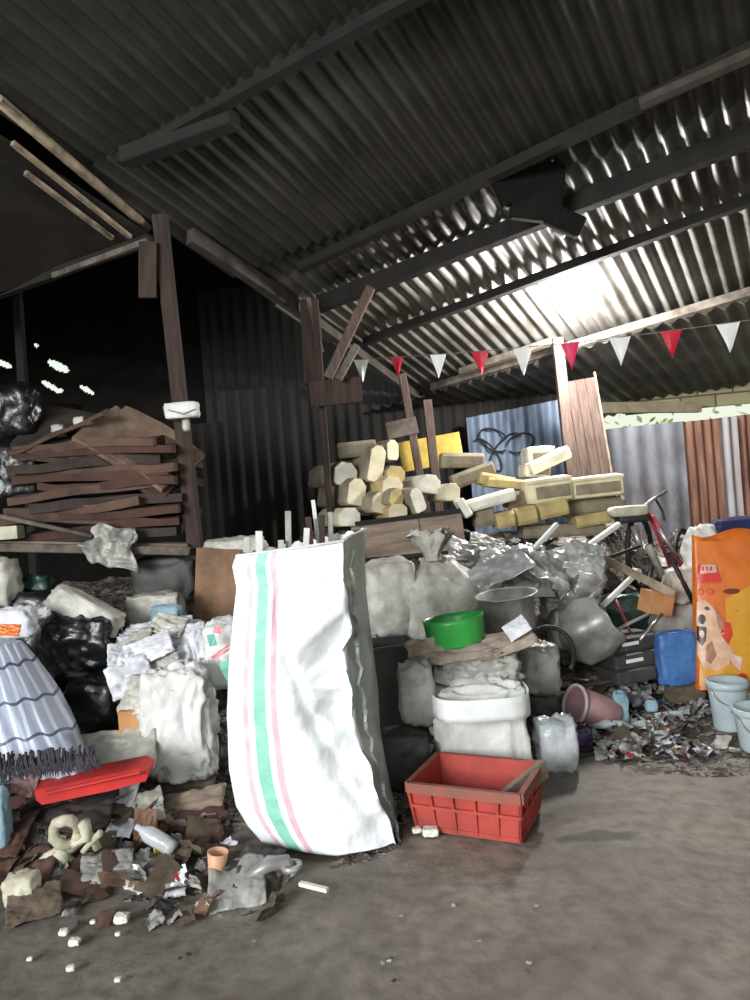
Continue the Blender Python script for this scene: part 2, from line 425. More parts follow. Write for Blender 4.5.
# dark left wall with daylight chinks, made of small cells
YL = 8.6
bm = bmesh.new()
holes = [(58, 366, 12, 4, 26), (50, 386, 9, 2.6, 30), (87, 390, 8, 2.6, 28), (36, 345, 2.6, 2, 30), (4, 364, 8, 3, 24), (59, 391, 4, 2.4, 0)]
o0 = P(-160, 700, YL); cs = .018
bx = math.atan2(0, 1)
nx_, nz_ = 290, 230
cells = {}
def inhole(px, py):
    for (hx, hy, rx, ry, an) in holes:
        c, s = math.cos(math.radians(an)), math.sin(math.radians(an))
        dx, dy = px - hx, py - hy
        if ((dx * c + dy * s) / rx) ** 2 + ((-dx * s + dy * c) / ry) ** 2 < 1: return True
    return False
vg = {}
def gv(i, k):
    if (i, k) not in vg: vg[i, k] = bm.verts.new((-6.9 + i * cs, YL, .0 + k * cs))
    return vg[i, k]
def topix(p):
    d = p - CAM
    return 375 + F * d.dot(RV) / d.y, 500 - F * d.dot(UV_) / d.y
for i in range(nx_):
    for k in range(nz_):
        c = Vector((-6.9 + (i + .5) * cs, YL, (k + .5) * cs))
        if 1.9 < c.z < 4.0 and inhole(*topix(c)): continue
        bm.faces.new((gv(i, k), gv(i + 1, k), gv(i + 1, k + 1), gv(i, k + 1)))
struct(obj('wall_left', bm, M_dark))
# side walls, out of view, that keep the shed dark
wall_quad('wall_left_side', [Vector((-6.9, -.2, 0)), Vector((-6.9, 8.6, 0)), Vector((-6.9, 8.6, 5.5)), Vector((-6.9, -.2, 5.5))], M_dark)
wall_quad('wall_right', [Vector((8.2, -.2, 0)), Vector((8.2, 10.5, 0)), Vector((8.2, 10.5, 5.5)), Vector((8.2, -.2, 5.5))], M_darkcorr)
# upper left back wall
wall_quad('wall_back_left', [Vector((-6.9, YL, 4.1)), Vector((-1.5, YL, 4.1)), Vector((-1.5, YL, 6.5)), Vector((-6.9, YL, 6.5))], M_dark)
# dark corrugated back wall, centre
bm = bmesh.new()
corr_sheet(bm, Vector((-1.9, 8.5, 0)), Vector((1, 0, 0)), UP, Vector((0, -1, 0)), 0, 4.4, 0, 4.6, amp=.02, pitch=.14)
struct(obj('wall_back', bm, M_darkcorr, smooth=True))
# concrete block wall with the gap below it
bx0 = P(596, 420, 9.3).x; zt = P(690, 372, 9.3).z
bm = bmesh.new()
dirw = (P(790, 381, 9.0) - P(620, 400, 9.3)); dirw.z = 0; dirw.normalize()
wb = P(628, 425, 9.3)
def wallp(s, z): return Vector((wb.x, wb.y, 0)) + dirw * s + UP * z
zb0 = P(660, 412, 9.3).z; 
vs = [bm.verts.new(p) for p in (wallp(.0, zb0), wallp(6, zb0 + .03), wallp(6, zb0 + 1.6), wallp(.0, zb0 + 1.6))]
bm.faces.new(vs)
mb = bpy.data.materials.new('concrete_block_wall'); nt, N, L = nodes_of(mb); b = N['Principled BSDF']
tc = N.new('ShaderNodeTexCoord'); mp = N.new('ShaderNodeMapping'); mp.inputs['Rotation'].default_value = (math.radians(90), 0, 0)
br = N.new('ShaderNodeTexBrick'); br.inputs['Scale'].default_value = 1; br.inputs['Brick Width'].default_value = .42; br.inputs['Row Height'].default_value = .2; br.inputs['Mortar Size'].default_value = .012
br.inputs['Color1'].default_value = lin((176, 168, 132)); br.inputs['Color2'].default_value = lin((140, 134, 104)); br.inputs['Mortar'].default_value = lin((96, 90, 74))
L.new(tc.outputs['Object'], mp.inputs[0]); L.new(mp.outputs[0], br.inputs['Vector']); L.new(br.outputs[0], b.inputs['Base Color']); b.inputs['Roughness'].default_value = .95
o = obj('wall_back_right', bm, mb); s = o.modifiers.new('solid', 'SOLIDIFY'); s.thickness = .12; struct(o)
# beam along the block wall
struct(beam('trim_12', P(585, 388, 9.0), P(790, 357, 8.8), .12, .16, M_beamgrey))
struct(beam('trim_13', P(600, 408, 8.9), P(700, 407, 8.9), .1, .13, M_conc))
# ------------------------------------------------------------------ fence sheets
def fence_sheet(px0, py0, px1, py1, Y0, Y1, m, label, name='corrugated_sheet', pitch=.11, group=None, lean=.0, amp=.016, zb=0.0):
    a, b_ = P(px0, py0, Y0), P(px1, py1, Y1)
    h0, h1 = a.z, b_.z
    A = Vector((a.x, a.y, 0)); B = Vector((b_.x, b_.y, 0))
    ax = (B - A); wd = ax.length; ax.normalize(); nn = ax.cross(UP)
    bm = bmesh.new(); n = max(8, int(wd / pitch * 8)); rows = []
    for j in range(7):
        row = []
        for i in range(n + 1):
            s = wd * i / n; t = j / 6
            z = zb + (h0 + (h1 - h0) * i / n - zb) * t
            p = ax * s + UP * z + nn * (amp * math.cos(2 * math.pi * s / pitch) + .02 * noise.noise(Vector((s, t * 2, px0))) - lean * t)
            row.append(bm.verts.new(p))
        rows.append(row)
    for j in range(6):
        for i in range(n): bm.faces.new((rows[j][i], rows[j][i + 1], rows[j + 1][i + 1], rows[j + 1][i]))
    o = obj(name, bm, m, smooth=True); o.location = A
    return tag(o, label, 'metal sheet', group)
fence_sheet(599, 430, 684, 421, 8.0, 8.0, M_fenceA, 'weathered blue-grey corrugated sheet between door panel and rusty sheet', pitch=.2, amp=.012)
fence_sheet(682, 422, 720, 418, 7.97, 7.97, M_fenceB, 'rusty brown corrugated sheet left of the narrow pale sheet', pitch=.1)
fence_sheet(718, 418, 736, 416, 7.94, 7.94, M_fenceC, 'narrow pale zinc sheet between two rusty sheets', pitch=.1)
fence_sheet(798, 411, 900, 400, 7.94, 7.94, M_fenceA, 'grey zinc sheet beyond the rusty sheet at the far right', pitch=.12)
fence_sheet(734, 416, 800, 408, 7.97, 7.97, M_fenceB, 'rusty corrugated sheet at the right edge of the photo', pitch=.1)
o = fence_sheet(466, 418, 562, 399, 8.2, 8.2, M_bluecorr, 'blue-grey corrugated sheet with black scribbled loops behind the foam blocks', pitch=.16, amp=.022)
# painted scribble on the sheet (a part of it)
bm = bmesh.new()
A = P(466, 418, 8.2)
def loop(cx, cy, rx, ry, a0, a1, n=18, rot=0):
    pts = []
    for i in range(n + 1):
        t = math.radians(a0 + (a1 - a0) * i / n)
        x, y = rx * math.cos(t), ry * math.sin(t)
        q = P(cx + x * math.cos(rot) - y * math.sin(rot), cy + x * math.sin(rot) + y * math.cos(rot), 8.165)
        pts.append(q - Vector((A.x, A.y, 0)))
    add_tube(bm, pts, .012, 6)
loop(494, 440, 16, 10, 20, 300, rot=.5); loop(520, 443, 14, 9, -160, 160, rot=-.4); loop(505, 452, 10, 22, 60, 290, rot=.6); loop(488, 455, 20, 8, 180, 380, rot=.9)
obj('painted_scribble', bm, M_graf, o)

# yellow board
def slab(name, px, py, Y, w, h, th, m, label, cat, yaw=0, roll=0, pitch=0, group=None, bev=.004, extra=None):
    bm = bmesh.new(); add_box(bm, (0, 0, 0), (w, th, h), bev=bev)
    o = obj(name, bm, m); o.location = P(px, py, Y); o.rotation_euler = (pitch, roll, yaw)
    if label: tag(o, label, cat, group)
    return o
slab('painted_board', 431, 452, 7.6, px2m(62, 7.6), px2m(30, 7.6), .03, M_yellow, 'yellow painted board behind the cream foam blocks', 'board', roll=-.1)
# dark tall panel at the left of the foam pile
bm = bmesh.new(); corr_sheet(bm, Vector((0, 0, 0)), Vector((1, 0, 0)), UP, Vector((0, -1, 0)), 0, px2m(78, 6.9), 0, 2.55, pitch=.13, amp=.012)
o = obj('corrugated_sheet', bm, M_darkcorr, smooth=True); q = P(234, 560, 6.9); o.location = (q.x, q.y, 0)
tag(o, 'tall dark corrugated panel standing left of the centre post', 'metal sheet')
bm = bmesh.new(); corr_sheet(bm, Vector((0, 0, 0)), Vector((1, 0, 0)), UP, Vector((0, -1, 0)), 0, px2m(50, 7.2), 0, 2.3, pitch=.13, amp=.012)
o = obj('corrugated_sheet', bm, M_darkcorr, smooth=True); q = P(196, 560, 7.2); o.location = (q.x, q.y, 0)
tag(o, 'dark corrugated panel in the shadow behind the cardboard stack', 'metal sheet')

# ------------------------------------------------------------------ posts, braces
def post(name, pts, w, d, m, label, cat='post', ground=False, parts=None):
    """post through pixel points (px,py) at one depth"""
    bm = bmesh.new(); org = pts[0]
    add_bar(bm, Vector((0, 0, 0)), pts[1] - org, w, d, Vector((0, 1, 0)))
    bmesh.ops.bevel(bm, geom=bm.edges[:], offset=.006, segments=1, affect='EDGES')
    o = obj(name, bm, m); o.location = org
    return tag(o, label, cat)
def to_floor(px0, py0, px1, py1, Y):
    """top point, and the line carried down to the ground"""
    a, b_ = P(px0, py0, Y), P(px1, py1, Y)
    t = a.z / (a.z - b_.z)
    return [a, a.lerp(b_, t)]
lp = post('wooden_post', to_floor(160, 216, 184, 440, 4.75), .09, .09, M_postdark, 'tall brown timber post at the end of the cardboard shelf')
bm = bmesh.new(); add_box(bm, (0, 0, 0), (px2m(18, 4.7), .03, px2m(56, 4.7)), bev=.005)
o = obj('wooden_block', bm, M_postdark); o.location = P(148, 270, 4.68); o.rotation_euler = (0, .08, 0); tag(o, 'dark timber cleat nailed to the tall left post', 'board')
post('wooden_post', to_floor(17, 288, 23, 385, 6.4), .07, .07, M_beam, 'thin dark post at the far left behind the cardboard stack')
post('wooden_post', to_floor(315, 300, 331, 525, 6.0), .055, .06, M_postdark, 'slim brown post at the left end of the foam block pile')
post('wooden_post', [P(310, 300, 6.3), P(314, 384, 6.3)], .17, .07, M_postdark, 'broad dark post head above the board nailed to the centre post')
o = slab('nailed_board', 336, 392, 5.9, px2m(52, 5.9), px2m(25, 5.9), .04, M_postdark, 'short dark board nailed across the centre post', 'board', roll=-.03)
post('timber_brace', [P(371, 287, 5.85), P(328, 378, 5.9)], .075, .06, M_post, 'reddish diagonal brace rising from the centre post to the roof', 'brace')
post('timber_brace', [P(357, 345, 5.8), P(338, 380, 5.8)], .06, .05, M_beamgrey, 'short grey brace beside the reddish diagonal brace', 'brace')
post('timber_brace', [P(308, 298, 6.1), P(322, 352, 6.05)], .035, .04, M_beamgrey, 'thin pale batten on the face of the centre post', 'brace')
post('wooden_post', to_floor(402, 374, 421, 482, 6.9), .075, .07, M_post, 'brown post carrying the small grey sign board')
slab('sign_board', 402, 428, 6.8, px2m(31, 6.8), px2m(17, 6.8), .03, M_beamgrey, 'small blank grey board nailed to a brown post', 'board', roll=-.14)
post('wooden_post', to_floor(427, 400, 435, 474, 7.3), .09, .08, M_post, 'brown post just right of the post with the sign board')
post('wooden_post', to_floor(557, 338, 572, 480, 6.95), .1, .08, M_post, 'brown timber post left of the tall plank door panel')
# plank door panel
root = empty('door_panel', P(592, 480, 7.2), 'tall dull brown plank panel standing beside the foam blocks', 'panel')
wp = px2m(38, 7.2); hp = px2m(116, 7.2)
for i in range(4):
    bm = bmesh.new(); add_box(bm, (-wp / 2 + wp * (i + .5) / 4, 0, hp / 2 - .15), (wp / 4 - .004, .03, hp), bev=.003)
    obj('plank', bm, M_post, root)
bm = bmesh.new(); add_box(bm, (wp / 2 + .01, -.01, hp / 2 - .1), (.02, .03, hp), bev=.003); obj('edge_strip', bm, M_pole, root)
root.rotation_euler = (0, -.09, 0)
# left beams of the lean-to
struct(beam('trim_14', P(-20, 300, 5.6), P(150, 240, 5.2), .06, .07, M_beam))
struct(beam('trim_15', P(53, 276, 5.4), P(148, 241, 5.15), .03, .04, M_beamgrey))
# upper right stringers
struct(beam('trim_16', R(640, 104, .2), R(790, 38, .2), .05, .05, M_trimdk, RN))
struct(beam('trim_17', R(460, 372, .12), R(556, 340, .12), .05, .07, M_beamgrey, RN))
# gusset where the rafters meet
root = empty('roof_gusset', R(537, 200, .2), 'dark clump of timber plates nailed under the roof above the lamp', 'gusset')
for (dx, dz, w, h, a) in ((0, 0, .34, .28, .2), (-.12, .1, .3, .2, -.3), (.16, -.14, .3, .14, .5), (.1, .16, .2, .16, .1)):
    bm = bmesh.new(); add_box(bm, (dx, .02 * random.random(), dz), (w, .08, h), Euler((0, a, 0)).to_matrix(), bev=.02); obj('plate', bm, M_dark, root)
post('timber_strut', [R(125, 158, .1), R(235, 118, .1)], .1, .12, M_beam, 'short black timber under the dark left part of the roof', 'strut')
# ------------------------------------------------------------------ lamp
LY = 6.45
root = empty('light_bulb', P(574, 298, LY), 'glaring white bulb hanging just under the tin roof', 'lamp')
bm = bmesh.new(); bmesh.ops.create_uvsphere(bm, u_segments=24, v_segments=16, radius=.075)
for v in bm.verts:
    if v.co.z > 0: v.co.z *= 1.35
mE = bpy.data.materials.new('bulb_glow'); nt, N, L = nodes_of(mE); N['Principled BSDF'].inputs['Emission Color'].default_value = (1, .98, .95, 1); N['Principled BSDF'].inputs['Emission Strength'].default_value = 40
obj('bulb', bm, mE, root, smooth=True)
bm = bmesh.new(); add_lathe(bm, [(.0, .2), (.03, .2), (.034, .1), (.045, .09), (.045, .075), (.02, .07)], 16); obj('lamp_holder', bm, M_darkgrey, root)
bm = bmesh.new(); add_tube(bm, [Vector((0, 0, .19)), Vector((-.02, 0, .3)), Vector((-.1, .02, .45))], .008, 6); obj('cord', bm, M_rubber, root)
l = bpy.data.lights.new('bulb_light', 'POINT'); l.energy = 330; l.shadow_soft_size = .1; l.color = (1, .98, .96)
lo = bpy.data.objects.new('bulb_light', l); COL.objects.link(lo); lo.location = P(574, 298, LY) - UP * .3 + Vector((0, -.15, 0))
# small grey junction box hanging from the gusset
bm = bmesh.new(); add_box(bm, (0, 0, 0), (.1, .06, .13), Euler((0, .4, 0)).to_matrix(), bev=.01); add_tube(bm, [Vector((-.02, 0, .05)), Vector((-.06, 0, .16))], .008, 6)
o = obj('junction_box', bm, M_steel); o.location = R(561, 226, .22); tag(o, 'small grey junction box hanging under the dark gusset', 'junction box')

# ------------------------------------------------------------------ bunting
def bunt(px):
    t = (px - 352) / 398.0
    py = 360 - 40 * t + 8 * math.sin(math.pi * min(1, max(0, t))) * .6
    return P(px, py, 7.1 - 2.3 * t)
root = empty('bunting', bunt(352), 'string of red and white triangular pennants strung below the tin roof', 'bunting')
ro = bunt(352)
bm = bmesh.new(); add_tube(bm, [bunt(px) - ro for px in range(352, 801, 14)], .004, 5); obj('string', bm, M_string, root)
for (px, m, w, h) in ((361, M_pflag, 15, 23), (397, M_rflag, 13, 19), (438, M_pflag, 16, 24), (480, M_rflag, 18, 24), (523, M_pflag, 19, 28), (570, M_kflag, 19, 28), (620, M_pflag, 22, 29), (671, M_rflag, 22, 28), (728, M_pflag, 24, 30), (788, M_rflag, 25, 30)):
    a, b_ = bunt(px - w / 2) - ro, bunt(px + w / 2) - ro
    Y = bunt(px).y; hh = px2m(h, Y)
    bm = bmesh.new(); rows = []
    c = (a + b_) / 2 - UP * hh + Vector((random.uniform(-.01, .01), 0, 0))
    for j in range(6):
        t = j / 6; row = []
        for i in range(5):
            s = i / 4
            p = a.lerp(b_, s).lerp(c, t) + Vector((0, .012 * math.sin(s * 5 + px) * (t + .3), 0))
            row.append(bm.verts.new(p))
        rows.append(row)
    tip = bm.verts.new(c)
    for j in range(5):
        for i in range(4): bm.faces.new((rows[j][i], rows[j][i + 1], rows[j + 1][i + 1], rows[j + 1][i]))
    for i in range(4): bm.faces.new((rows[5][i], rows[5][i + 1], tip))
    o = obj('pennant', bm, m, root); s = o.modifiers.new('s', 'SOLIDIFY'); s.thickness = .002
    o['label'] = {M_pflag: 'white pennant', M_rflag: 'red pennant', M_kflag: 'pink pennant'}[m]

# ------------------------------------------------------------------ rubbish mound (stuff)
CP = [(-140, 900, 0), (-60, 905, 0), (0, 905, 0), (60, 885, 0), (120, 862, 0), (180, 852, 0), (240, 850, 0), (300, 862, 0), (340, 858, 0), (400, 850, 0), (440, 842, 0), (510, 842, 0), (545, 815, 0),
      (545, 760, 0), (600, 758, 0), (680, 755, 0), (750, 748, 0), (820, 745, 0), (900, 745, 0)]
pts = [(G(x, y)) for x, y, _ in CP]
for (x, y, Y) in [(-100, 800, 3.2), (0, 800, 3.25), (60, 800, 3.3), (120, 790, 3.4), (190, 790, 3.5), (230, 800, 3.5),
                  (-100, 700, 3.6), (0, 700, 3.6), (60, 700, 3.8), (120, 700, 4.0), (180, 700, 4.15), (220, 700, 4.2),
                  (-100, 620, 4.2), (0, 620, 4.3), (60, 620, 4.5), (130, 620, 4.6), (190, 620, 4.7),
                  (-100, 590, 5.0), (40, 595, 5.0), (120, 595, 5.2), (205, 575, 5.4), (260, 590, 5.0), (300, 600, 4.6), (300, 700, 4.0), (300, 790, 3.55),
                  (400, 760, 3.9), (400, 700, 4.3), (400, 640, 4.7), (400, 600, 5.1), (400, 565, 5.5), (350, 600, 5.1),
                  (480, 772, 3.8), (480, 700, 4.3), (480, 640, 4.65), (480, 600, 5.0), (470, 560, 5.6), (520, 565, 5.4), (560, 548, 5.8),
                  (530, 700, 4.3), (560, 700, 4.35), (560, 650, 4.7), (560, 600, 5.1), (620, 722, 4.15), (620, 685, 4.55), (620, 640, 5.0), (600, 600, 5.4), (640, 600, 5.4), (680, 640, 5.0), (680, 700, 4.4), (740, 700, 4.4), (740, 640, 5.0), (820, 700, 4.4), (820, 640, 5),
                  (500, 532, 6.2), (350, 524, 6.3), (430, 524, 6.3), (600, 520, 6.6), (650, 590, 6.2), (720, 590, 5.8), (700, 560, 6.6), (800, 590, 6)]:
    pts.append(P(x, y, Y))
for x in range(-6, 8): pts.append(Vector((x, 8.0, .75)))
for x in range(-6, 8): pts.append(Vector((x, 9.2, .4)))
for x, y in ((-3.2, 2.0), (-2, 1.6), (-1, 1.6), (0, 1.6), (1, 2), (1.2, 3.0), (2.0, 2.6), (3, 2.6), (3.5, 3.3), (.5, 2.5), (-.5, 2.2), (-1.4, 2.1), (-2.2, 2.2)): pts.append(Vector((x, y, -.12)))
def HB(x, y):
    sw = sz = 0
    for p in pts:
        d2 = (p.x - x) ** 2 + (p.y - y) ** 2 + .012
        w = 1 / d2 ** 2
        sw += w; sz += w * p.z
    return sz / sw
HX0, HX1, HY0, HY1, HS = -5.0, 5.4, 1.6, 9.3, .06
HNX, HNY = int((HX1 - HX0) / HS), int((HY1 - HY0) / HS)
HG = [[HB(HX0 + i * HS, HY0 + j * HS) for i in range(HNX + 1)] for j in range(HNY + 1)]
def H(x, y):
    fx, fy = (x - HX0) / HS, (y - HY0) / HS
    i, j = int(fx), int(fy)
    if i < 0 or j < 0 or i >= HNX or j >= HNY: return 0
    u, v = fx - i, fy - j
    return (HG[j][i] * (1 - u) + HG[j][i + 1] * u) * (1 - v) + (HG[j + 1][i] * (1 - u) + HG[j + 1][i + 1] * u) * v
def hit(px, py):
    r = ray(px, py); t = 2.0
    while t < 9:
        p = CAM + r * t
        if p.z <= max(0, H(p.x, p.y)): return p
        t += .01
    return CAM + r * t
bm = bmesh.new(); vg = {}
for j in range(HNY + 1):
    for i in range(HNX + 1):
        x, y = HX0 + i * HS, HY0 + j * HS; z = HG[j][i]
        p = Vector((x, y, 0))
        amp = min(1, max(0, z * 6))
        z2 = z + amp * (.05 * noise.noise(p * 5) + .04 * noise.noise(p * 13) + .03 * creases(p, 5, 3)) - .015
        vg[i, j] = bm.verts.new((x, y, z2))
for j in range(HNY):
    for i in range(HNX):
        if HY0 + (j + 1) * HS > 8.42: continue
        if max(HG[j][i], HG[j + 1][i + 1]) > -.03: bm.faces.new((vg[i, j], vg[i + 1, j], vg[i + 1, j + 1], vg[i, j + 1]))
mh = bpy.data.materials.new('mixed_rubbish'); nt, N, L = nodes_of(mh); b = N['Principled BSDF']
tc = N.new('ShaderNodeTexCoord'); vo = N.new('ShaderNodeTexVoronoi'); vo.inputs['Scale'].default_value = 26; vo.inputs['Randomness'].default_value = 1
nw = N.new('ShaderNodeTexNoise'); nw.inputs['Scale'].default_value = 7; nw.inputs['Detail'].default_value = 4
mxv = N.new('ShaderNodeMixRGB'); mxv.inputs[0].default_value = .35; L.new(tc.outputs['Object'], mxv.inputs[1]); L.new(tc.outputs['Object'], nw.inputs['Vector']); L.new(nw.outputs['Color'], mxv.inputs[2]); L.new(mxv.outputs[0], vo.inputs['Vector'])
sx = N.new('ShaderNodeSeparateColor'); L.new(vo.outputs['Color'], sx.inputs[0])
rm = N.new('ShaderNodeValToRGB'); cr = rm.color_ramp; cr.interpolation = 'CONSTANT'
cols = [(0, (58, 53, 50)), (.14, (98, 90, 82)), (.36, (128, 119, 109)), (.55, (80, 74, 69)), (.66, (146, 136, 126)), (.80, (132, 126, 118)), (.88, (84, 62, 50)), (.95, (160, 154, 146)), (.985, (92, 104, 114))]
cr.elements[0].color = lin(cols[0][1]); cr.elements[1].position = cols[1][0]; cr.elements[1].color = lin(cols[1][1])
for (p_, c_) in cols[2:]:
    e = cr.elements.new(p_); e.color = lin(c_)
L.new(sx.outputs[0], rm.inputs[0]); L.new(rm.outputs[0], b.inputs['Base Color']); b.inputs['Roughness'].default_value = .75
bp = N.new('ShaderNodeBump'); bp.inputs['Strength'].default_value = .7; bp.inputs['Distance'].default_value = .03; L.new(vo.outputs['Distance'], bp.inputs['Height']); L.new(bp.outputs[0], b.inputs['Normal'])
o = obj('rubbish_mound', bm, mh); tag(o, 'packed mound of mixed rubbish and dirt under the scrap', 'rubbish', kind='stuff')
# ------------------------------------------------------------------ generators for the scrap
def blob_bm(w, d, h, seed, boxy=.85, crumple=.24, sub=4, neck=0.0, sag=.0, scale=3.2, taper=0.0):
    bm = bmesh.new(); bmesh.ops.create_icosphere(bm, subdivisions=sub, radius=1)
    for v in bm.verts:
        n = v.co.copy()
        q = Vector([math.copysign(abs(c) ** boxy, c) for c in n])
        q *= 1 / max(.001, max(abs(q.x), abs(q.y), abs(q.z))) * (max(abs(q.x), abs(q.y), abs(q.z)) * .55 + .45)
        t = (q.z + 1) / 2
        k = 1 - taper * t
        if neck and t > .72:
            u = (t - .72) / .28
            k *= 1 - neck * math.sin(min(1, u * 1.25) * math.pi / 2) + (.25 * neck if u > .9 else 0)
        if sag: k *= 1 + sag * (1 - t) * .5
        q = Vector((q.x * k, q.y * k, q.z))
        f = creases(n, scale * .55, seed) * crumple + .5 * crumple * noise.noise(n * 1.7 + Vector((seed, 0, 0)))
        f += creases(n, scale * 1.5, seed + 9) * crumple * .35
        q += n * f
        if q.z < -.93: q.z = -.93
        v.co = Vector((q.x * w / 2, q.y * d / 2, q.z * h / 2))
    return bm
def blob(name, box, m, label, cat='bag', dr=.8, Y=None, seed=None, group=None, off=None, rot=0, yaw=0, knot=None, **k):
    """crumpled bag filling the photo box x0,y0,x1,y1; stands on the mound unless Y is given"""
    x0, y0, x1, y1 = box
    seed = seed if seed is not None else (x0 * 3 + y0 * 7) % 97
    cx, cy = (x0 + x1) / 2, (y0 + y1) / 2
    if Y is None: Y = hit(cx, y1).y
    w, h = px2m(x1 - x0, Y), px2m(y1 - y0, Y)
    d = min(w, h) * dr
    Yc = Y + (off if off is not None else d * .3)
    w, h = px2m(x1 - x0, Yc), px2m(y1 - y0, Yc)
    org = P(cx, cy, Yc)
    bm = blob_bm(w, d, h, seed, **k)
    if rot:
        c, s_ = math.cos(rot), math.sin(rot)
        for v in bm.verts: v.co = Vector((v.co.x * c + v.co.z * s_, v.co.y, -v.co.x * s_ + v.co.z * c))
    o = obj(name, bm, m, smooth=True); o.location = org; o.rotation_euler = (0, 0, yaw)
    if label: tag(o, label, cat, group)
    if knot:
        kx, ky, kr = knot; kp = P(kx, ky, Yc - d * .25) - org; kr = px2m(kr, Yc)
        bm = bmesh.new(); n = 26
        rings = []
        for j in range(7):
            t = j / 6; rr = kr * (.35 + 1.0 * t ** 1.5) if j else kr * .5
            rings.append([bm.verts.new(kp + Vector((rr * math.cos(2 * math.pi * i / n) * (1 + .35 * math.sin(i * 2.4 + seed)), rr * math.sin(2 * math.pi * i / n) * .7 * (1 + .3 * math.sin(i * 3.1)), kr * (-.6 + 2.0 * t) + kr * .3 * t * math.sin(i * 1.9)))) for i in range(n)])
        for j in range(6):
            for i in range(n): bm.faces.new((rings[j][i], rings[j][(i + 1) % n], rings[j + 1][(i + 1) % n], rings[j + 1][i]))
        obj('tied_neck', bm, m, o, smooth=True)
    return o
def sheet_bm(w, h, seed, amp=.08, n=22, curl=.0, ragged=.06, fold=0):
    """crumpled sheet, in the XY plane"""
    bm = bmesh.new(); g = {}
    for j in range(n + 1):
        for i in range(n + 1):
            x, y = (i / n - .5), (j / n - .5)
            e = max(abs(x), abs(y)) * 2
            rx = 1 + ragged * noise.noise(Vector((x * 3, y * 3, seed)))
            ry = 1 + ragged * noise.noise(Vector((x * 3, y * 3, seed + 5)))
            p = Vector((x, y, 0)); z = amp * (creases(p, 3.0, seed) + .6 * noise.noise(p * 2 + Vector((seed, 0, 0))) + .35 * creases(p, 7, seed + 3)) 
            z += curl * (x * x) * 2 + fold * abs(y)
            g[i, j] = bm.verts.new((x * rx * w, y * ry * h, z * max(w, h)))
    for j in range(n):
        for i in range(n): bm.faces.new((g[i, j], g[i + 1, j], g[i + 1, j + 1], g[i, j + 1]))
    return bm
def sheet(name, cx, cy, w, h, m, label, cat, Y=None, tilt=(-.2, 0, 0), seed=1, lift=.03, group=None, amp=.08, **k):
    """w,h in photo pixels"""
    p = hit(cx, cy) if Y is None else P(cx, cy, Y)
    Yp = p.y
    bm = sheet_bm(px2m(w, Yp), px2m(h, Yp), seed, amp, **k)
    o = obj(name, bm, m, smooth=True); o.location = p + UP * lift - FV * (.04 if Y is None else 0)
    o.rotation_euler = Euler((math.radians(90) + tilt[0], tilt[1], tilt[2]))
    s = o.modifiers.new('s', 'SOLIDIFY'); s.thickness = .004
    return tag(o, label, cat, group)
def bar(name, p, q, w, h, m, label, cat, tube=False, group=None, hollow=False):
    bm = bmesh.new(); v = q - p
    if tube: add_tube(bm, [Vector((0, 0, 0)), v * .5, v], w / 2, 12)
    else:
        add_bar(bm, Vector((0, 0, 0)), v, w, h)
        bmesh.ops.bevel(bm, geom=bm.edges[:], offset=min(w, h) * .12, segments=2, affect='EDGES')
    o = obj(name, bm, m, smooth=tube); o.location = p
    return tag(o, label, cat, group)

# ------------------------------------------------------------------ big woven sack
SY = 2.93
#       t, left, corner, right(px at this row), row y at left, corner, right
prof = [(0.00, 262, 398, 404, 842, 851, 850), (.05, 248, 396, 404, 826, 842, 842), (.12, 236, 391, 399, 806, 822, 820), (.25, 229, 376, 390, 770, 786, 784), (.42, 227, 360, 380, 716, 730, 728),
        (.55, 228, 353, 378, 675, 690, 688), (.70, 232, 348, 372, 628, 642, 640), (.85, 236, 346, 366, 588, 592, 590), (.95, 232, 344, 365, 566, 560, 554), (1.0, 236, 343, 366, 556, 541, 529)]
def lerp_prof(t):
    for a, b_ in zip(prof, prof[1:]):
        if t <= b_[0]:
            u = (t - a[0]) / (b_[0] - a[0]); return [x + (y - x) * u for x, y in zip(a, b_)][1:]
    return list(prof[-1][1:])
org = P(330, 850, SY); org.z = 0
NF, NS, NB, NLs = 44, 10, 30, 8
bm = bmesh.new(); uvl = bm.loops.layers.uv.new('UVMap')
rows = []; NJ = 90
def sackpt(kind, s, t):
    l, c, r, yl, yc, yr = lerp_prof(t)
    dB = .36 - .06 * t      # depth
    yF = SY - .02
    A = P(l, yl, yF + .05); C = P(c, yc, yF); 
    Rr = P(r, yr, yF + dB * .75); Bk = Rr + Vector((-.06, dB * .25, 0)); Lb = A + Vector((.05, dB * .85, .0))
    if kind == 0:
        p = A.lerp(C, s); p.y -= .07 * math.sin(math.pi * s) * (1 - .55 * t) ; 
        if t < .2: p.z += 0
    elif kind == 1: p = C.lerp(Rr, s); p.x -= .012 * math.sin(math.pi * s)
    elif kind == 2: p = Rr.lerp(Lb, s); p.y += .06 * math.sin(math.pi * s)
    else: p = Lb.lerp(A, s)
    return p
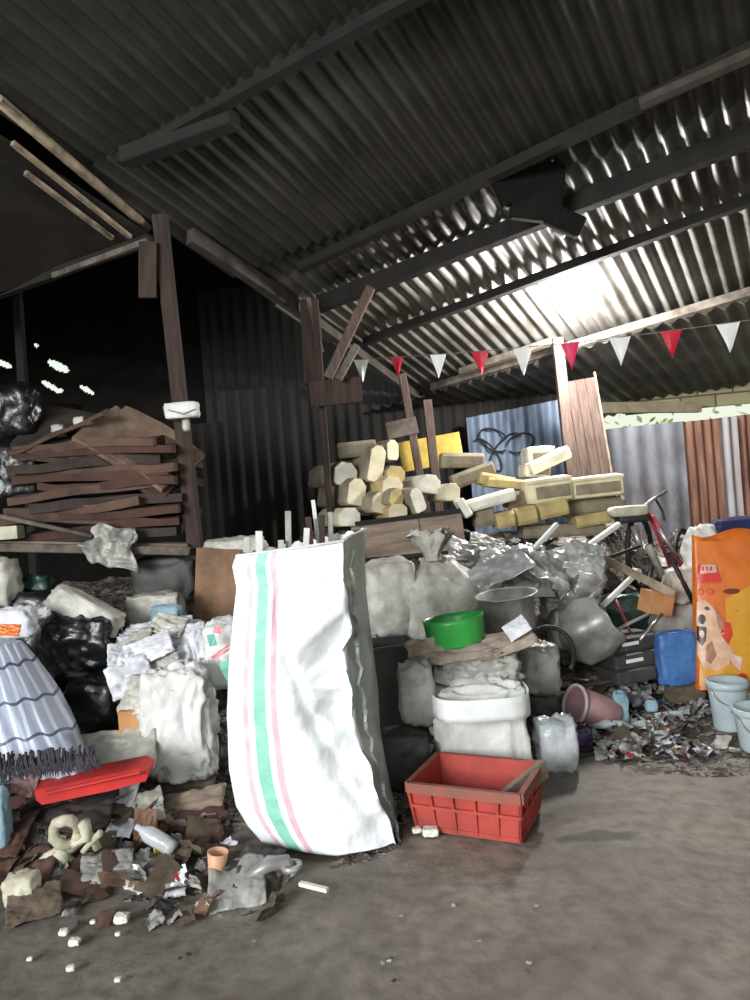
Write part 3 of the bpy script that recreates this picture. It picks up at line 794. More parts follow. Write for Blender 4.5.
for j in range(NJ + 1):
    t = j / NJ; row = []
    for kind, n in ((0, NF), (1, NS), (2, NB), (3, NLs)):
        for i in range(n):
            s = i / n
            p = sackpt(kind, s, t)
            q = Vector((p.x * 1.0, p.z, kind * 2.0))
            amp = .022 if kind == 0 else .02
            # slanting folds running down to the right-hand corner
            fs = s if kind == 0 else .8
            fold = noise.noise(Vector((p.x * 2.5 + p.z * 1.2, p.z * 7 - p.x * 3.5, kind)))
            cr_ = creases(q, 3.6, 2)
            k = (.25 + 1.5 * max(0, fs - .3) * (1.25 if .3 < t < .8 else .8)) * (1 if .03 < t < .9 else .4)
            off = k * (amp * 1.5 * fold + amp * 1.3 * cr_) + .006 * noise.noise(q * 14)
            dirn = Vector((0, -1, 0)) if kind == 0 else (Vector((1, -.2, 0)) if kind == 1 else Vector((0, 1, 0)) if kind == 2 else Vector((-1, 0, 0)))
            if kind == 0:
                # slack pocket on the right half with folds radiating from its left tip
                cs_, ct_ = s - .52, t - .54
                if cs_ > 0:
                    wd = max(0, 1 - abs(ct_ + .12 * cs_) / (.10 + .45 * cs_))
                    ang = math.atan2(ct_ * 2.6, cs_)
                    off -= (wd ** .6) * .10 * min(1, cs_ / .3) * (1 if s < .97 else .5)
                    off += wd * .016 * math.sin(ang * 13 + 1) * min(1, cs_ * 4)
                # long crease to the lower right corner
                dl_ = (1 - s) * 1.25 - t
                off -= .02 * math.exp(-(dl_ * 14) ** 2) * (1 if s > .35 else 0)
            p = p + dirn * off
            if t > .97: p += UP * .008 * math.sin(i * 1.7)
            p.z = max(p.z, .004)
            v = bm.verts.new(p - org); row.append((v, (kind + s, t)))
    rows.append(row)
n = len(rows[0])
for j in range(NJ):
    for i in range(n):
        k = (i + 1) % n
        f = bm.faces.new((rows[j][i][0], rows[j][k][0], rows[j + 1][k][0], rows[j + 1][i][0]))
        uvs = [rows[j][i][1], rows[j][k][1], rows[j + 1][k][1], rows[j + 1][i][1]]
        if k == 0: uvs[1] = (4.0, uvs[1][1]); uvs[2] = (4.0, uvs[2][1])
        for lp_, uv in zip(f.loops, uvs): lp_[uvl].uv = uv
bm.faces.new([r[0] for r in rows[0]][::-1])
ms = bpy.data.materials.new('striped_woven_plastic'); nt, N, L = nodes_of(ms); b = N['Principled BSDF']
uvn = N.new('ShaderNodeUVMap'); sxy = N.new('ShaderNodeSeparateXYZ'); L.new(uvn.outputs[0], sxy.inputs[0])
def band(a, b_):
    g = N.new('ShaderNodeMath'); g.operation = 'GREATER_THAN'; L.new(sxy.outputs['X'], g.inputs[0]); g.inputs[1].default_value = a
    l_ = N.new('ShaderNodeMath'); l_.operation = 'LESS_THAN'; L.new(sxy.outputs['X'], l_.inputs[0]); l_.inputs[1].default_value = b_
    m_ = N.new('ShaderNodeMath'); m_.operation = 'MULTIPLY'; L.new(g.outputs[0], m_.inputs[0]); L.new(l_.outputs[0], m_.inputs[1]); return m_
cur = None
base = lin((236, 238, 240))
for (a, b_, c_) in ((.13, .17, (222, 184, 196)), (.215, .31, (136, 200, 178)), (.352, .40, (220, 176, 190)), (1.0, 2.0, (176, 180, 176)), (1.0, 1.18, (150, 172, 160))):  # grey on the right-hand side paints in that side's shade
    mx = N.new('ShaderNodeMixRGB'); bd = band(a, b_); L.new(bd.outputs[0], mx.inputs[0])
    if cur is None: mx.inputs[1].default_value = base
    else: L.new(cur.outputs[0], mx.inputs[1])
    mx.inputs[2].default_value = lin(c_); cur = mx
L.new(cur.outputs[0], b.inputs['Base Color']); b.inputs['Roughness'].default_value = .5
vw = N.new('ShaderNodeTexVoronoi'); vw.inputs['Scale'].default_value = 9; tcs = N.new('ShaderNodeTexCoord'); L.new(tcs.outputs['Object'], vw.inputs['Vector'])
nn_ = N.new('ShaderNodeTexNoise'); nn_.inputs['Scale'].default_value = 22; L.new(tcs.outputs['Object'], nn_.inputs['Vector'])
am = N.new('ShaderNodeMath'); am.operation = 'ADD'; L.new(vw.outputs['Distance'], am.inputs[0]); L.new(nn_.outputs[0], am.inputs[1])
bp = N.new('ShaderNodeBump'); bp.inputs['Strength'].default_value = .3; bp.inputs['Distance'].default_value = .02; L.new(am.outputs[0], bp.inputs['Height']); L.new(bp.outputs[0], b.inputs['Normal'])
sack = obj('woven_sack', bm, ms, smooth=True); sack.location = org
tag(sack, 'tall white woven sack with green and pink stripes standing open on the dirt', 'sack')
# hem along the mouth and frayed fringe down the corner seam
bm = bmesh.new()
hem = [sackpt(0, i / 12, 1) - org for i in range(12)] + [sackpt(1, i / 4, 1) - org for i in range(5)]
add_tube(bm, hem, .006, 6); obj('hem', bm, M_white, sack)
M_seam = mat('seam_tape', (150, 156, 150), (116, 122, 116), rough=.6, scale=30, bump=.5)
bm = bmesh.new(); seam = [sackpt(1, .28 + .06 * math.sin(i * 1.3), .02 + .95 * i / 40) - org + Vector((.016 + .006 * math.sin(i * 2.1), -.012, 0)) for i in range(41)]
for p0, p1 in zip(seam, seam[1:]): add_bar(bm, p0, p1, .014, .01)
obj('corner_seam', bm, M_seam, sack)
# what sticks out of the sack: strips and sticks
SX = [(247, 537, 249, 575, 6, M_whitedirty, 'pale grey strip at the left of the sack mouth'), (259, 531, 261, 575, 7, M_white, 'white flat strip sticking up left in the sack'),
      (288, 511, 290, 570, 6, M_grey, 'tall grey strip rising from the middle of the sack'), (307, 528, 302, 570, 6, M_white, 'short white strip leaning right in the sack'),
      (281, 540, 283, 572, 6, M_whitedirty, 'short pale strip behind the tall grey strip in the sack'), (313, 500, 326, 545, 4, M_white, 'thin white stick leaning left out of the sack'),
      (308, 517, 318, 556, 6, M_cardd, 'dark red-brown stick in the sack'), (322, 515, 322, 552, 6, M_postdark, 'brown stick beside the post end in the sack'),
      (330, 512, 333, 550, 5, M_grey, 'grey bar standing near the right edge of the sack')]
for i, (x0, y0, x1, y1, w, m, lb) in enumerate(SX):
    Ys = SY + .16 + .02 * (i % 3)
    a = P(x0, y0, Ys); b_ = P(x1, y1 + 60, Ys + .03)
    bar('scrap_strip', b_, a, px2m(w, Ys), .006, m, lb, 'strip')
blob('plastic_wad', (240, 548, 340, 600), M_whitedirty, 'crumpled grey plastic filling the mouth of the striped sack', 'plastic', Y=SY + .1, dr=.5, seed=4, off=.1)

# ------------------------------------------------------------------ red crate
FL, FR, BR = G(411, 830), G(520, 843), G(547, 819)
for v in (FL, FR, BR): v.z = 0
ux = Vector((math.cos(math.radians(-26)), math.sin(math.radians(-26)), 0)); cw = .435; FL = FR - ux * cw; uy = Vector((-ux.y, ux.x, 0)); cd = .31; chh = .205
cr0 = FL + ux * cw / 2 + uy * cd / 2
root = empty('plastic_crate', cr0, 'red rectangular plastic crate with a dusty rim on the dirt', 'crate', math.atan2(ux.y, ux.x))
hw, hd = cw / 2, cd / 2
def shell(bm, fl=.02):
    t = .008
    for sx in (-1, 1):
        for k in (0,):
            a = Vector((sx * hw, -hd, .01)); 
    pass
bm = bmesh.new()
fl_ = .018
lo_ = [(-hw, -hd), (hw, -hd), (hw, hd), (-hw, hd)]
def ring(exp, z): return [bm.verts.new((x + math.copysign(exp, x), y + math.copysign(exp, y), z)) for x, y in lo_]
r0 = ring(0, .004); r1_ = ring(fl_, chh); r2_ = ring(fl_ - .006, chh); r3_ = ring(-.006, .014)
for A_, B_ in ((r0, r1_), (r1_, r2_), (r2_, r3_)):
    for i in range(4): bm.faces.new((A_[i], A_[(i + 1) % 4], B_[(i + 1) % 4], B_[i]))
bm.faces.new(r0[::-1]); bm.faces.new(r3_)
obj('crate_body', bm, M_crate, root)
bm = bmesh.new()
for z, hh, ex in ((chh - .018, .045, .028), (chh * .52, .012, .017), (.012, .02, .006)):
    for (x0, y0), (x1, y1) in zip(lo_, lo_[1:] + lo_[:1]):
        e = fl_ * z / chh + ex * .5
        a = Vector((x0 + math.copysign(e, x0), y0 + math.copysign(e, y0), z)); c = Vector((x1 + math.copysign(e, x1), y1 + math.copysign(e, y1), z))
        if z > .18: continue
        add_bar(bm, a, c, .012, hh)
obj('rib_band', bm, M_crate, root)
bm = bmesh.new()
for (x0, y0), (x1, y1) in zip(lo_, lo_[1:] + lo_[:1]):
    e = fl_ + .008; z = chh - .02
    a = Vector((x0 + math.copysign(e, x0), y0 + math.copysign(e, y0), z)); c = Vector((x1 + math.copysign(e, x1), y1 + math.copysign(e, y1), z))
    add_bar(bm, a, c, .02, .042)
o = obj('rim', bm, M_crrim, root); o['label'] = 'dusty brown rim'
for (x, y, n_) in [(-hw + cw * k / 5, -hd, 0) for k in range(6)] + [(hw, -hd + cd * k / 4, 1) for k in range(5)] + [(-hw, -hd + cd * k / 4, 1) for k in range(1, 4)]:
    bm = bmesh.new(); e0 = .004; e1 = fl_ + .004
    sx = math.copysign(1, x) if n_ or abs(x) > hw - .01 else x / hw; sy = -1 if not n_ else (y / hd)
    a = Vector((x + (sx * e0), y + sy * e0, .01)); c = Vector((x + sx * e1, y + sy * e1, chh - .04))
    add_bar(bm, a, c, .012, .016); obj('rib', bm, M_crate, root)
bar('broken_plank', P(498, 806, 2.93), P(545, 768, 3.12), .03, .085, M_wood, 'dusty broken plank leaning in the right end of the red crate', 'plank')
# ------------------------------------------------------------------ centre pile
bm = bmesh.new(); add_lathe(bm, [(.0, .0), (.2, .0), (.235, .3), (.25, .3), (.25, .315), (.225, .315), (.19, .02), (0, .02)], 4)
bmesh.ops.rotate(bm, verts=bm.verts, matrix=Matrix.Rotation(math.radians(45), 3, 'Z'))
o = obj('storage_bin', bm, M_darkgrey); q = P(397, 768, 4.05); o.location = (q.x, q.y, max(0, q.z) + .05); o.scale = (.85, .85, 1.75); o.rotation_euler = (0, 0, .15); tag(o, 'dark grey plastic bin in the shade right of the striped sack', 'bin')
blob('plastic_bag', (362, 556, 420, 640), M_whitedirty, 'pale plastic bag squeezed between striped sack and tied bag', dr=.9, seed=11, crumple=.2)
blob('plastic_sack', (397, 556, 482, 640), M_whitedirty, 'bulging pale sack below the wooden bin, its neck tied', 'sack', dr=.9, seed=23, crumple=.22, neck=.45, knot=(432, 552, 14))
blob('plastic_bag', (365, 600, 402, 640), M_grey, 'small grey bag at the foot of the pale bags beside the sack', dr=.8, seed=27)
blob('plastic_bag', (436, 650, 524, 706), M_grey, 'crumpled grey bag heaped on top of the banded bale', Y=3.6, dr=.7, seed=35, crumple=.3, sub=5, scale=4.5)
root = blob('wrapped_bale', (430, 676, 526, 786), M_white, 'bulky dirty white bale wrapped with a white band behind the red crate', 'bale', dr=.75, seed=31, boxy=.5, crumple=.2, sub=5, off=.16, scale=4)
# white band round the bale
bp_ = root.location; Yb = bp_.y
bm = bmesh.new(); rws = []
c0 = P(476, 693, Yb) - bp_
ww = px2m(84, Yb) / 2 * 1.12
for j in range(5):
    row = []
    for i in range(41):
        a = math.pi * (1 + i / 40)
        rr_ = 1.0 + .02 * noise.noise(Vector((i * .3, j, 0)))
        row.append(bm.verts.new((c0.x + ww * math.copysign(abs(math.cos(a)) ** .6, math.cos(a)) * rr_, -.29 * abs(math.sin(a)) ** .45 * rr_ - .02, c0.z + px2m(21, Yb) * (j / 4 - .5) - .006 * math.cos(a))))
    rws.append(row)
for j in range(4):
    for i in range(40): bm.faces.new((rws[j][i], rws[j][i + 1], rws[j + 1][i + 1], rws[j + 1][i]))
o = obj('white_band', bm, M_pflag, root, smooth=True); s = o.modifiers.new('s', 'SOLIDIFY'); s.thickness = .004
blob('plastic_bag', (398, 658, 436, 728), M_grey, 'slumped grey bag hanging left of the banded bale', dr=.8, seed=41, Y=3.45)
blob('plastic_bag', (380, 726, 432, 790), M_darkgrey, 'dark crumpled bag on the dirt between sack and crate', dr=.8, seed=43)
blob('black_bag', (412, 735, 440, 790), M_black, 'black plastic bag behind the left end of the red crate', dr=.8, seed=44)
M_rag = mat('beige_rag', (168, 154, 140), (120, 104, 94), rough=.9, scale=8, bump=.3)
for (cx, cy, w, h, m, sd, tl, lb) in ((455, 655, 95, 22, M_rag, 3, (-.9, 0, .1), 'muddy brown cloth draped over the bale below the green basin'), (470, 668, 70, 34, M_whitedirty, 5, (-.8, .1, -.1), 'crumpled dirty white rag on top of the banded bale'),
                                    (505, 648, 64, 18, M_rag, 8, (-.8, -.2, .2), 'brown rag hanging between the pot and the bale'), (517, 634, 24, 13, M_paper, 9, (-.5, -.5, 0), 'white wrapper with folded edge right of the green basin')):
    sheet('rag' if 'rag' in lb or 'cloth' in lb else 'wrapper', cx, cy, w, h * 1.4, m, lb, 'rag' if 'rag' in lb or 'cloth' in lb else 'wrapper', Y=3.62, tilt=tl, seed=sd, amp=.1)
# green basin
def lathe_obj(name, prof, m, loc, label, cat, rot=(0, 0, 0), n=40, scale=(1, 1, 1), group=None):
    bm = bmesh.new(); add_lathe(bm, prof, n); o = obj(name, bm, m, smooth=True); o.location = loc; o.rotation_euler = rot; o.scale = scale
    return tag(o, label, cat, group)
Yg = 3.75; rg = px2m(60, Yg) / 2; hg = px2m(25, Yg)
o = lathe_obj('basin', [(0, .0), (rg * .92, .0), (rg * .97, .01), (rg * 1.0, hg * .9), (rg * 1.04, hg * 1.1), (rg * 1.0, hg * 1.1), (rg * .96, hg * .9), (rg * .9, .012), (0, .012)], M_green, P(457, 644, Yg), 'bright green plastic basin sitting on the bale', 'basin', rot=(-.04, -.08, 0))
# aluminium pot with sheet metal
Yp = 4.2; rp_ = px2m(60, Yp) / 2; hp_ = px2m(35, Yp)
root = lathe_obj('cooking_pot', [(0, 0), (rp_ * .8, 0), (rp_ * .86, .02), (rp_ * .96, hp_), (rp_ * 1.08, hp_ + .006), (rp_ * 1.08, hp_ + .012), (rp_ * .93, hp_ + .01), (rp_ * .82, .03), (0, .02)], M_steel, P(510, 630, Yp), 'wide dull grey metal pot under the crumpled foil', 'pot', rot=(.05, -.06, 0))
blob('foil_heap', (468, 545, 560, 598), M_foil, 'large heap of crumpled shiny sheet metal above the pot', 'scrap metal', Y=4.8, dr=.9, seed=51, crumple=.34, sub=5, scale=4.5, taper=.3)
for (bx_, m, sd, lb) in (((545, 545, 606, 600), M_foil, 54, 'crumpled silver foil right of the large foil heap'), ((560, 572, 600, 612), M_foil, 56, 'bent silver sheet scrap under the crossed bars'), ((470, 570, 505, 600), M_steel, 57, 'small bent grey metal scrap left of the pot rim'), ((540, 590, 580, 625), M_steel, 58, 'dull metal scrap right of the pot')):
    blob('metal_scrap', bx_, m, lb, 'scrap metal', Y=4.75, dr=.7, seed=sd, crumple=.4, scale=5)
for i, (cx, cy, w, h, tl, lb) in enumerate(((500, 572, 62, 30, (-1.0, -.4, 0), 'flat shiny metal sheet sloping left on the foil heap'), (548, 570, 46, 36, (-.9, .5, .2), 'flat shiny metal sheet sloping right on the foil heap'), (533, 590, 40, 22, (-.8, .1, .2), 'bright foil sheet over the pot rim'), (512, 588, 50, 20, (-1.1, -.1, 0), 'crumpled foil sheet filling the mouth of the pot'), (585, 562, 40, 34, (-.9, .3, -.2), 'crinkled foil sheet behind the crossed white bar'))):
    sheet('metal_sheet', cx, cy, w, h * 1.3, M_foil, lb, 'metal sheet', Y=4.55 + .08 * i if i < 4 else 4.22, tilt=tl, seed=60 + i, amp=.09)
# crumpled kettle / pot body and tyre
root = lathe_obj('dented_pot', [(0, 0), (.12, .0), (.19, .07), (.2, .2), (.16, .3), (.17, .31), (.14, .3), (.17, .19), (.1, .03), (0, .03)], M_steel, P(566, 645, 4.5), 'large dented aluminium pot lying on its side in the scrap', 'pot', rot=(.5, .95, .3), scale=(1.0, 1.0, 1.0))
for v in root.data.vertices: v.co += v.co.normalized() * .05 * noise.noise(v.co * 9)
blob('plastic_bag', (548, 606, 600, 650), M_grey, 'grey cloudy plastic bag over the dented pot', Y=4.45, dr=.7, seed=66, boxy=.9)
blob('plastic_bag', (518, 640, 560, 696), M_grey, 'grey bag wedged between the bale and the dented pot', Y=3.95, dr=.8, seed=67)
bm = bmesh.new(); tp = []
for i in range(19):
    a = math.radians(-30 + 170 * i / 18)
    tp.append(P(548 + 26 * math.cos(a), 655 - 28 * math.sin(a), 3.85 + .1 * math.sin(a)))
add_tube(bm, [p - tp[0] for p in tp], .013, 8); o = obj('rubber_hose', bm, M_rubber, smooth=True); o.location = tp[0]; tag(o, 'black rubber hose bent in an arch right of the bale', 'hose')
# mauve bucket lying on its side
Ym = 4.02
root = empty('bucket', P(590, 708, Ym), 'mauve plastic bucket lying on its side with its mouth to the left', 'bucket')
rb = px2m(33, Ym) / 2
bm = bmesh.new(); add_lathe(bm, [(0, -.16), (rb * .78, -.16), (rb * .8, -.15), (rb, .1), (rb * .97, .1), (rb * .76, -.14), (0, -.145)], 36); obj('bucket_body', bm, M_mauve, root, smooth=True)
bm = bmesh.new(); add_lathe(bm, [(rb * .96, .095), (rb * 1.1, .095), (rb * 1.12, .11), (rb * .98, .115), (rb * .96, .095)], 36); o = obj('rim', bm, M_mrim, root, smooth=True); o['label'] = 'pale rim'
root.rotation_euler = (.55, -1.15, -.25); root.scale = (1.1, 1.1, 1.0)
blob('plastic_bag', (534, 714, 578, 772), M_clear, 'cloudy white plastic bag on the dirt edge right of the bale', dr=.7, seed=71, crumple=.3, scale=4)
blob('plastic_bag', (566, 722, 592, 752), M_purple, 'dark purple wrapper below the mauve bucket', 'wrapper', dr=.7, seed=72, crumple=.35)
blob('plastic_bag', (524, 690, 560, 724), M_darkgrey, 'dark film wad above the cloudy white bag', dr=.7, seed=73, crumple=.35)

# ------------------------------------------------------------------ timber bin with foam blocks
yb = 5.75
root = empty('timber_bin', P(412, 552, yb), 'long low brown plywood bin carrying the pile of cream foam blocks', 'bin')
ro = root.location
wb1, wb2 = px2m(58, yb), px2m(44, yb); hbn = px2m(38, yb)
for (cx, w) in ((393, wb1), (442, wb2)):
    bm = bmesh.new(); add_box(bm, P(cx, 537 - (cx - 412) * .1, yb) - ro, (w, .025, hbn), Euler((0, -.06, 0)).to_matrix(), bev=.004); obj('front_panel', bm, M_wood, root)
bm = bmesh.new(); add_bar(bm, P(355, 524, yb - .02) - ro, P(464, 510, yb - .02) - ro, .04, .035); obj('top_rail', bm, M_beam, root)
bm = bmesh.new(); add_bar(bm, P(363, 560, yb - .01) - ro, P(464, 551, yb - .01) - ro, .03, .03); obj('bottom_rail', bm, M_beam, root)
bm = bmesh.new(); add_box(bm, P(410, 519, yb + .5) - ro, (px2m(125, yb), .95, .03), Euler((0, -.06, 0)).to_matrix()); obj('deck', bm, M_wood, root)

def foam_bm(w, h, L, seed, ch=.3):
    """long block of chamfered section, end face toward -Y"""
    bm = bmesh.new(); c = min(w, h) * ch
    sec = [(-w / 2, -h / 2 + c * .4), (-w / 2 + c * .4, -h / 2), (w / 2 - c * .5, -h / 2), (w / 2, -h / 2 + c * .8), (w / 2, h / 2 - c), (w / 2 - c, h / 2), (-w / 2 + c, h / 2), (-w / 2, h / 2 - c)]
    rings = []
    for y, k in ((0, .93), (.012, 1), (L - .012, 1), (L, .93)):
        rings.append([bm.verts.new((x * k + .006 * noise.noise(Vector((x * 9, y * 3, seed))), y, z * k + .006 * noise.noise(Vector((z * 9, y * 3, seed + 4))))) for x, z in sec])
    for A_, B_ in zip(rings, rings[1:]):
        for i in range(8): 
            f = bm.faces.new((A_[i], A_[(i + 1) % 8], B_[(i + 1) % 8], B_[i])); f.material_index = 1
    f = bm.faces.new(rings[0][::-1]); bm.faces.new(rings[-1])
    return bm
FOAM = [  # px, py of the end face, w px, h px, yaw, roll, Y, end material, side material
    (377, 464, 17, 38, .5, .45, 6.2, 'foam', 'dust', 'cream foam block standing tall at the top left of the pile'),
    (393, 450, 15, 21, .6, .1, 6.35, 'foam', 'dust', 'round-edged cream foam block on the top of the pile'),
    (346, 474, 26, 24, .5, .3, 6.2, 'white', 'dust', 'pale foam block beside the slim brown post'),
    (357, 492, 21, 28, .55, .35, 6.1, 'foam', 'dust', 'large cream foam block in the left middle row'),
    (382, 503, 24, 22, .6, .4, 6.05, 'foam', 'dust', 'cream foam block in the bottom row, third from the left'),
    (350, 517, 23, 19, .4, .1, 5.95, 'white', 'foam', 'short pale foam block at the bottom left corner'),
    (396, 474, 22, 16, .5, .2, 6.25, 'yellow', 'dust', 'yellowed foam block in the upper middle'),
    (393, 486, 24, 20, .5, .35, 6.1, 'foam', 'yellow', 'cream foam block under the yellowed upper one'),
    (397, 497, 18, 18, .6, .6, 6.0, 'yellow', 'dust', 'small yellow foam block in the middle of the pile'),
    (398, 511, 21, 14, .3, .0, 5.95, 'foam', 'yellow', 'low cream foam block lying on the bin edge'),
    (418, 500, 15, 26, .5, -.5, 6.0, 'white', 'dust', 'narrow pale foam slab leaning behind the second post'),
    (431, 484, 21, 19, .3, .3, 6.2, 'white', 'white', 'white foam block between the two brown posts'),
    (453, 492, 16, 18, .2, .2, 6.0, 'foam', 'foam', 'cream foam block just right of the two posts'),
    (370, 480, 16, 16, .6, .5, 6.3, 'dust', 'dust', 'dusty foam block buried in the pile'),
    (366, 508, 12, 16, .6, .2, 6.15, 'dust', 'dust', 'dusty small foam block between larger cream ones')]
FM = {'foam': M_foam, 'dust': M_foamg, 'white': M_foamw, 'yellow': M_foamy}
for i, (px, py, w, h, yaw, roll, Y, me_, ms_, lb) in enumerate(FOAM):
    L_ = .55 if w > 14 else .4
    bm = foam_bm(px2m(w, Y), px2m(h, Y), L_, i)
    o = obj('foam_block', bm, [FM[me_], FM[ms_]]); o.location = P(px, py, Y - .1); o.rotation_euler = Euler((0, roll * .6, yaw)); 
    tag(o, lb, 'foam block', 'cream foam blocks stacked on the bin')
# long foam casings lying sideways
LF = [(338, 452, 376, 448, 15, 6.35, M_foamg, 'long dusty grey foam casing lying on top of the left pile'),
      (440, 461, 482, 461, 14, 6.5, M_foamg, 'dusty beige slab at the top of the middle pile'), (452, 483, 492, 468, 14, 6.35, M_foamg, 'beige slab sloping under the top slab'),
      (478, 478, 512, 484, 12, 6.2, M_foamy, 'yellowish flat slab in the middle pile'), (485, 482, 530, 486, 10, 6.1, M_foamy, 'bright yellow edged tray beside the white casing'),
      (462, 508, 512, 494, 12, 5.85, M_foamw, 'long white foam bar sloping up to the right'), (458, 500, 468, 516, 8, 5.8, M_foamw, 'short white foam piece at the end of the long bar'),
      (505, 500, 526, 498, 16, 6.0, M_foamg, 'dull brown block under the white casing'), (473, 517, 492, 514, 22, 5.9, M_foamg, 'grey rounded foam block beside the bin'),
      (494, 521, 512, 517, 15, 5.8, M_foamy, 'yellow foam block in the lower row, left'), (512, 517, 534, 513, 17, 5.85, M_foamy, 'yellow foam block in the lower row, middle'),
      (534, 512, 564, 505, 17, 5.9, M_foamy, 'yellow foam block in the lower row, right'), (560, 509, 620, 503, 16, 6.1, M_foamg, 'long shaded casing under the big cream casing'),
      (572, 522, 606, 516, 12, 5.95, M_foamy, 'olive yellow foam piece in the shade above the white bars'), (528, 470, 566, 452, 12, 6.3, M_foamw, 'grey-white foam board leaning beside the round-topped block'),
      (520, 532, 600, 528, 12, 6.0, M_foamg, 'flat grey foam slab at the foot of the pile')]
for i, (x0, y0, x1, y1, w, Y, m, lb) in enumerate(LF):
    a, b_ = P(x0, y0, Y), P(x1, y1, Y); L_ = (b_ - a).length
    bm = foam_bm(.3, px2m(w, Y), L_, i + 40, .25)
    o = obj('foam_slab', bm, m); o.location = a
    d = (b_ - a).normalized(); o.rotation_euler = d.to_track_quat('Y', 'Z').to_euler()
    tag(o, lb, 'foam slab')
def casing(px, py, w, h, Y, m, label, yaw=0, roll=0, dep=.34):
    """moulded tray casing with a recess"""
    W_, H_ = px2m(w, Y), px2m(h, Y); bm = bmesh.new()
    add_box(bm, (0, 0, 0), (W_, dep, H_), bev=H_ * .25)
    o = obj('foam_casing', bm, m, smooth=False); o.location = P(px, py, Y); o.rotation_euler = (0, roll, yaw)
    tag(o, label, 'foam casing')
    bm = bmesh.new(); add_box(bm, (W_ * .06, -dep / 2 - .002, -H_ * .08), (W_ * .72, .02, H_ * .45), bev=.006); obj('recess', bm, M_foamg, o)
    bm = bmesh.new(); add_box(bm, (0, -dep / 2 - .01, H_ * .36), (W_ * .98, .03, H_ * .14), bev=.008); obj('lip', bm, m, o)
    return o
casing(545, 490, 46, 26, 5.95, M_foam, 'big cream foam casing with rounded lid, left of the long one', roll=-.06)
casing(588, 487, 60, 22, 6.0, M_foam, 'long cream foam casing in front of the plank panel', roll=-.03)
casing(537, 457, 27, 20, 6.5, M_foamw, 'round-topped white foam block by the scribbled sheet')
casing(534, 471, 26, 14, 6.4, M_foamw, 'small white foam block under the round-topped one', roll=.1)
for (cx, cy, w, h, m, sd, lb) in ((340, 545, 0, 0, M_grey, 0, ''), (474, 555, 50, 34, M_steel, 81, 'bent metal sheet at the right end of the plywood bin'), (488, 545, 36, 18, M_grey, 83, 'grey film scrap under the yellow foam blocks')):
    if lb: sheet('metal_sheet' if 'metal' in lb else 'film_scrap', cx, cy, w, h, m, lb, 'scrap', Y=5.4, tilt=(-.9, .3, 0), seed=sd, amp=.12)

# ------------------------------------------------------------------ crossed bars
bar('metal_bar', P(530, 553, 4.7), P(557, 524, 4.9), .03, .03, M_pflag, 'short white bar rising above the foil heap', 'bar')
bar('metal_bar', P(585, 548, 5.0), P(619, 524, 5.2), .035, .035, M_pflag, 'white bar pointing up to the bicycle handlebar', 'bar')
bar('metal_bar', P(593, 615, 4.6), P(640, 570, 4.8), .032, .03, M_pflag, 'white bar crossing the long beige pole', 'bar')
bar('long_pole', P(572, 543, 4.62), P(674, 594, 4.5), .055, .05, M_pole, 'long beige pole lying across the right scrap pile', 'pole')
bar('metal_bar', P(655, 615, 4.7), P(690, 590, 4.8), .05, .04, M_whitedirty, 'dull white bar right of the orange cardboard box', 'bar')
for (x0, y0, Y0, x1, y1, Y1, w, m, lb) in ((668, 552, 4.7, 694, 604, 4.65, .03, M_rubber, 'black bent pipe between the bicycle and the orange bag'), (604, 636, 4.5, 652, 612, 4.6, .022, M_whitedirty, 'thin pale pipe under the orange cardboard box'),
        (560, 600, 4.6, 590, 560, 4.8, .02, M_steel, 'thin grey pipe standing in the crumpled foil'), (602, 560, 4.8, 640, 546, 4.9, .025, M_rubber, 'short black pipe above the long beige pole'), (640, 640, 4.4, 662, 614, 4.5, .02, M_chrome, 'thin bright pipe left of the blue bag'),
        (572, 688, 4.2, 640, 676, 4.3, .022, M_darkgrey, 'dark pipe lying above the mauve bucket'), (616, 600, 4.65, 634, 640, 4.5, .018, M_bikered, 'thin dull red rod beside the white crossing bar')):
    bar('pipe', P(x0, y0, Y0), P(x1, y1, Y1), w, w, m, lb, 'pipe', tube=True)
# orange cardboard box
root = empty('cardboard_box', P(656, 602, 4.65), 'small orange-brown cardboard box under the long beige pole', 'box'); w_ = px2m(26, 4.65); h_ = px2m(22, 4.65)
bm = bmesh.new(); add_box(bm, (0, 0, 0), (w_, w_ * .8, h_), bev=.004); obj('box_body', bm, M_cardo, root)
bm = bmesh.new(); add_box(bm, (w_ * .1, -.02, h_ * .53), (w_ * .9, w_ * .5, .008), Euler((.3, .1, 0)).to_matrix()); obj('flap', bm, M_card, root); root.rotation_euler = (.1, .22, .25)
# bicycle
YB = 5.7
root = empty('bicycle', P(650, 590, YB), 'old red bicycle half buried in scrap before the fence', 'bicycle'); ro = root.location
def bt(name, pts, r, m, par=root, n=8):
    bm = bmesh.new(); add_tube(bm, [P(*p) - ro for p in pts], r, n); return obj(name, bm, m, par, smooth=True)
fr = bt('frame_tube', [(652, 516, YB), (691, 582, YB + .1)], .02, M_bikered); bt('frame_tube', [(648, 512, YB), (668, 560, YB + .3), (680, 596, YB + .4)], .016, M_bikered)
o = bt('frame_tube', [(658, 528, YB - .02), (677, 556, YB - .02)], .018, M_chrome); o['label'] = 'worn silver tube'
o = bt('fork', [(634, 526, YB - .05), (642, 556, YB - .05)], .028, M_chrome); o = bt('fork', [(648, 545, YB - .1), (663, 578, YB - .1)], .03, M_whitedirty)
bt('handlebar', [(640, 508, YB), (655, 498, YB), (666, 491, YB + .05)], .014, M_chrome); bt('handlebar', [(655, 498, YB), (663, 512, YB), (664, 520, YB - .05)], .01, M_rubber)
bm = blob_bm(px2m(40, YB), .16, px2m(11, YB), 5, boxy=.8, crumple=.05); 
for v in bm.verts: v.co += P(628, 511, YB - .08) - ro
obj('saddle', bm, M_cream, root, smooth=True)
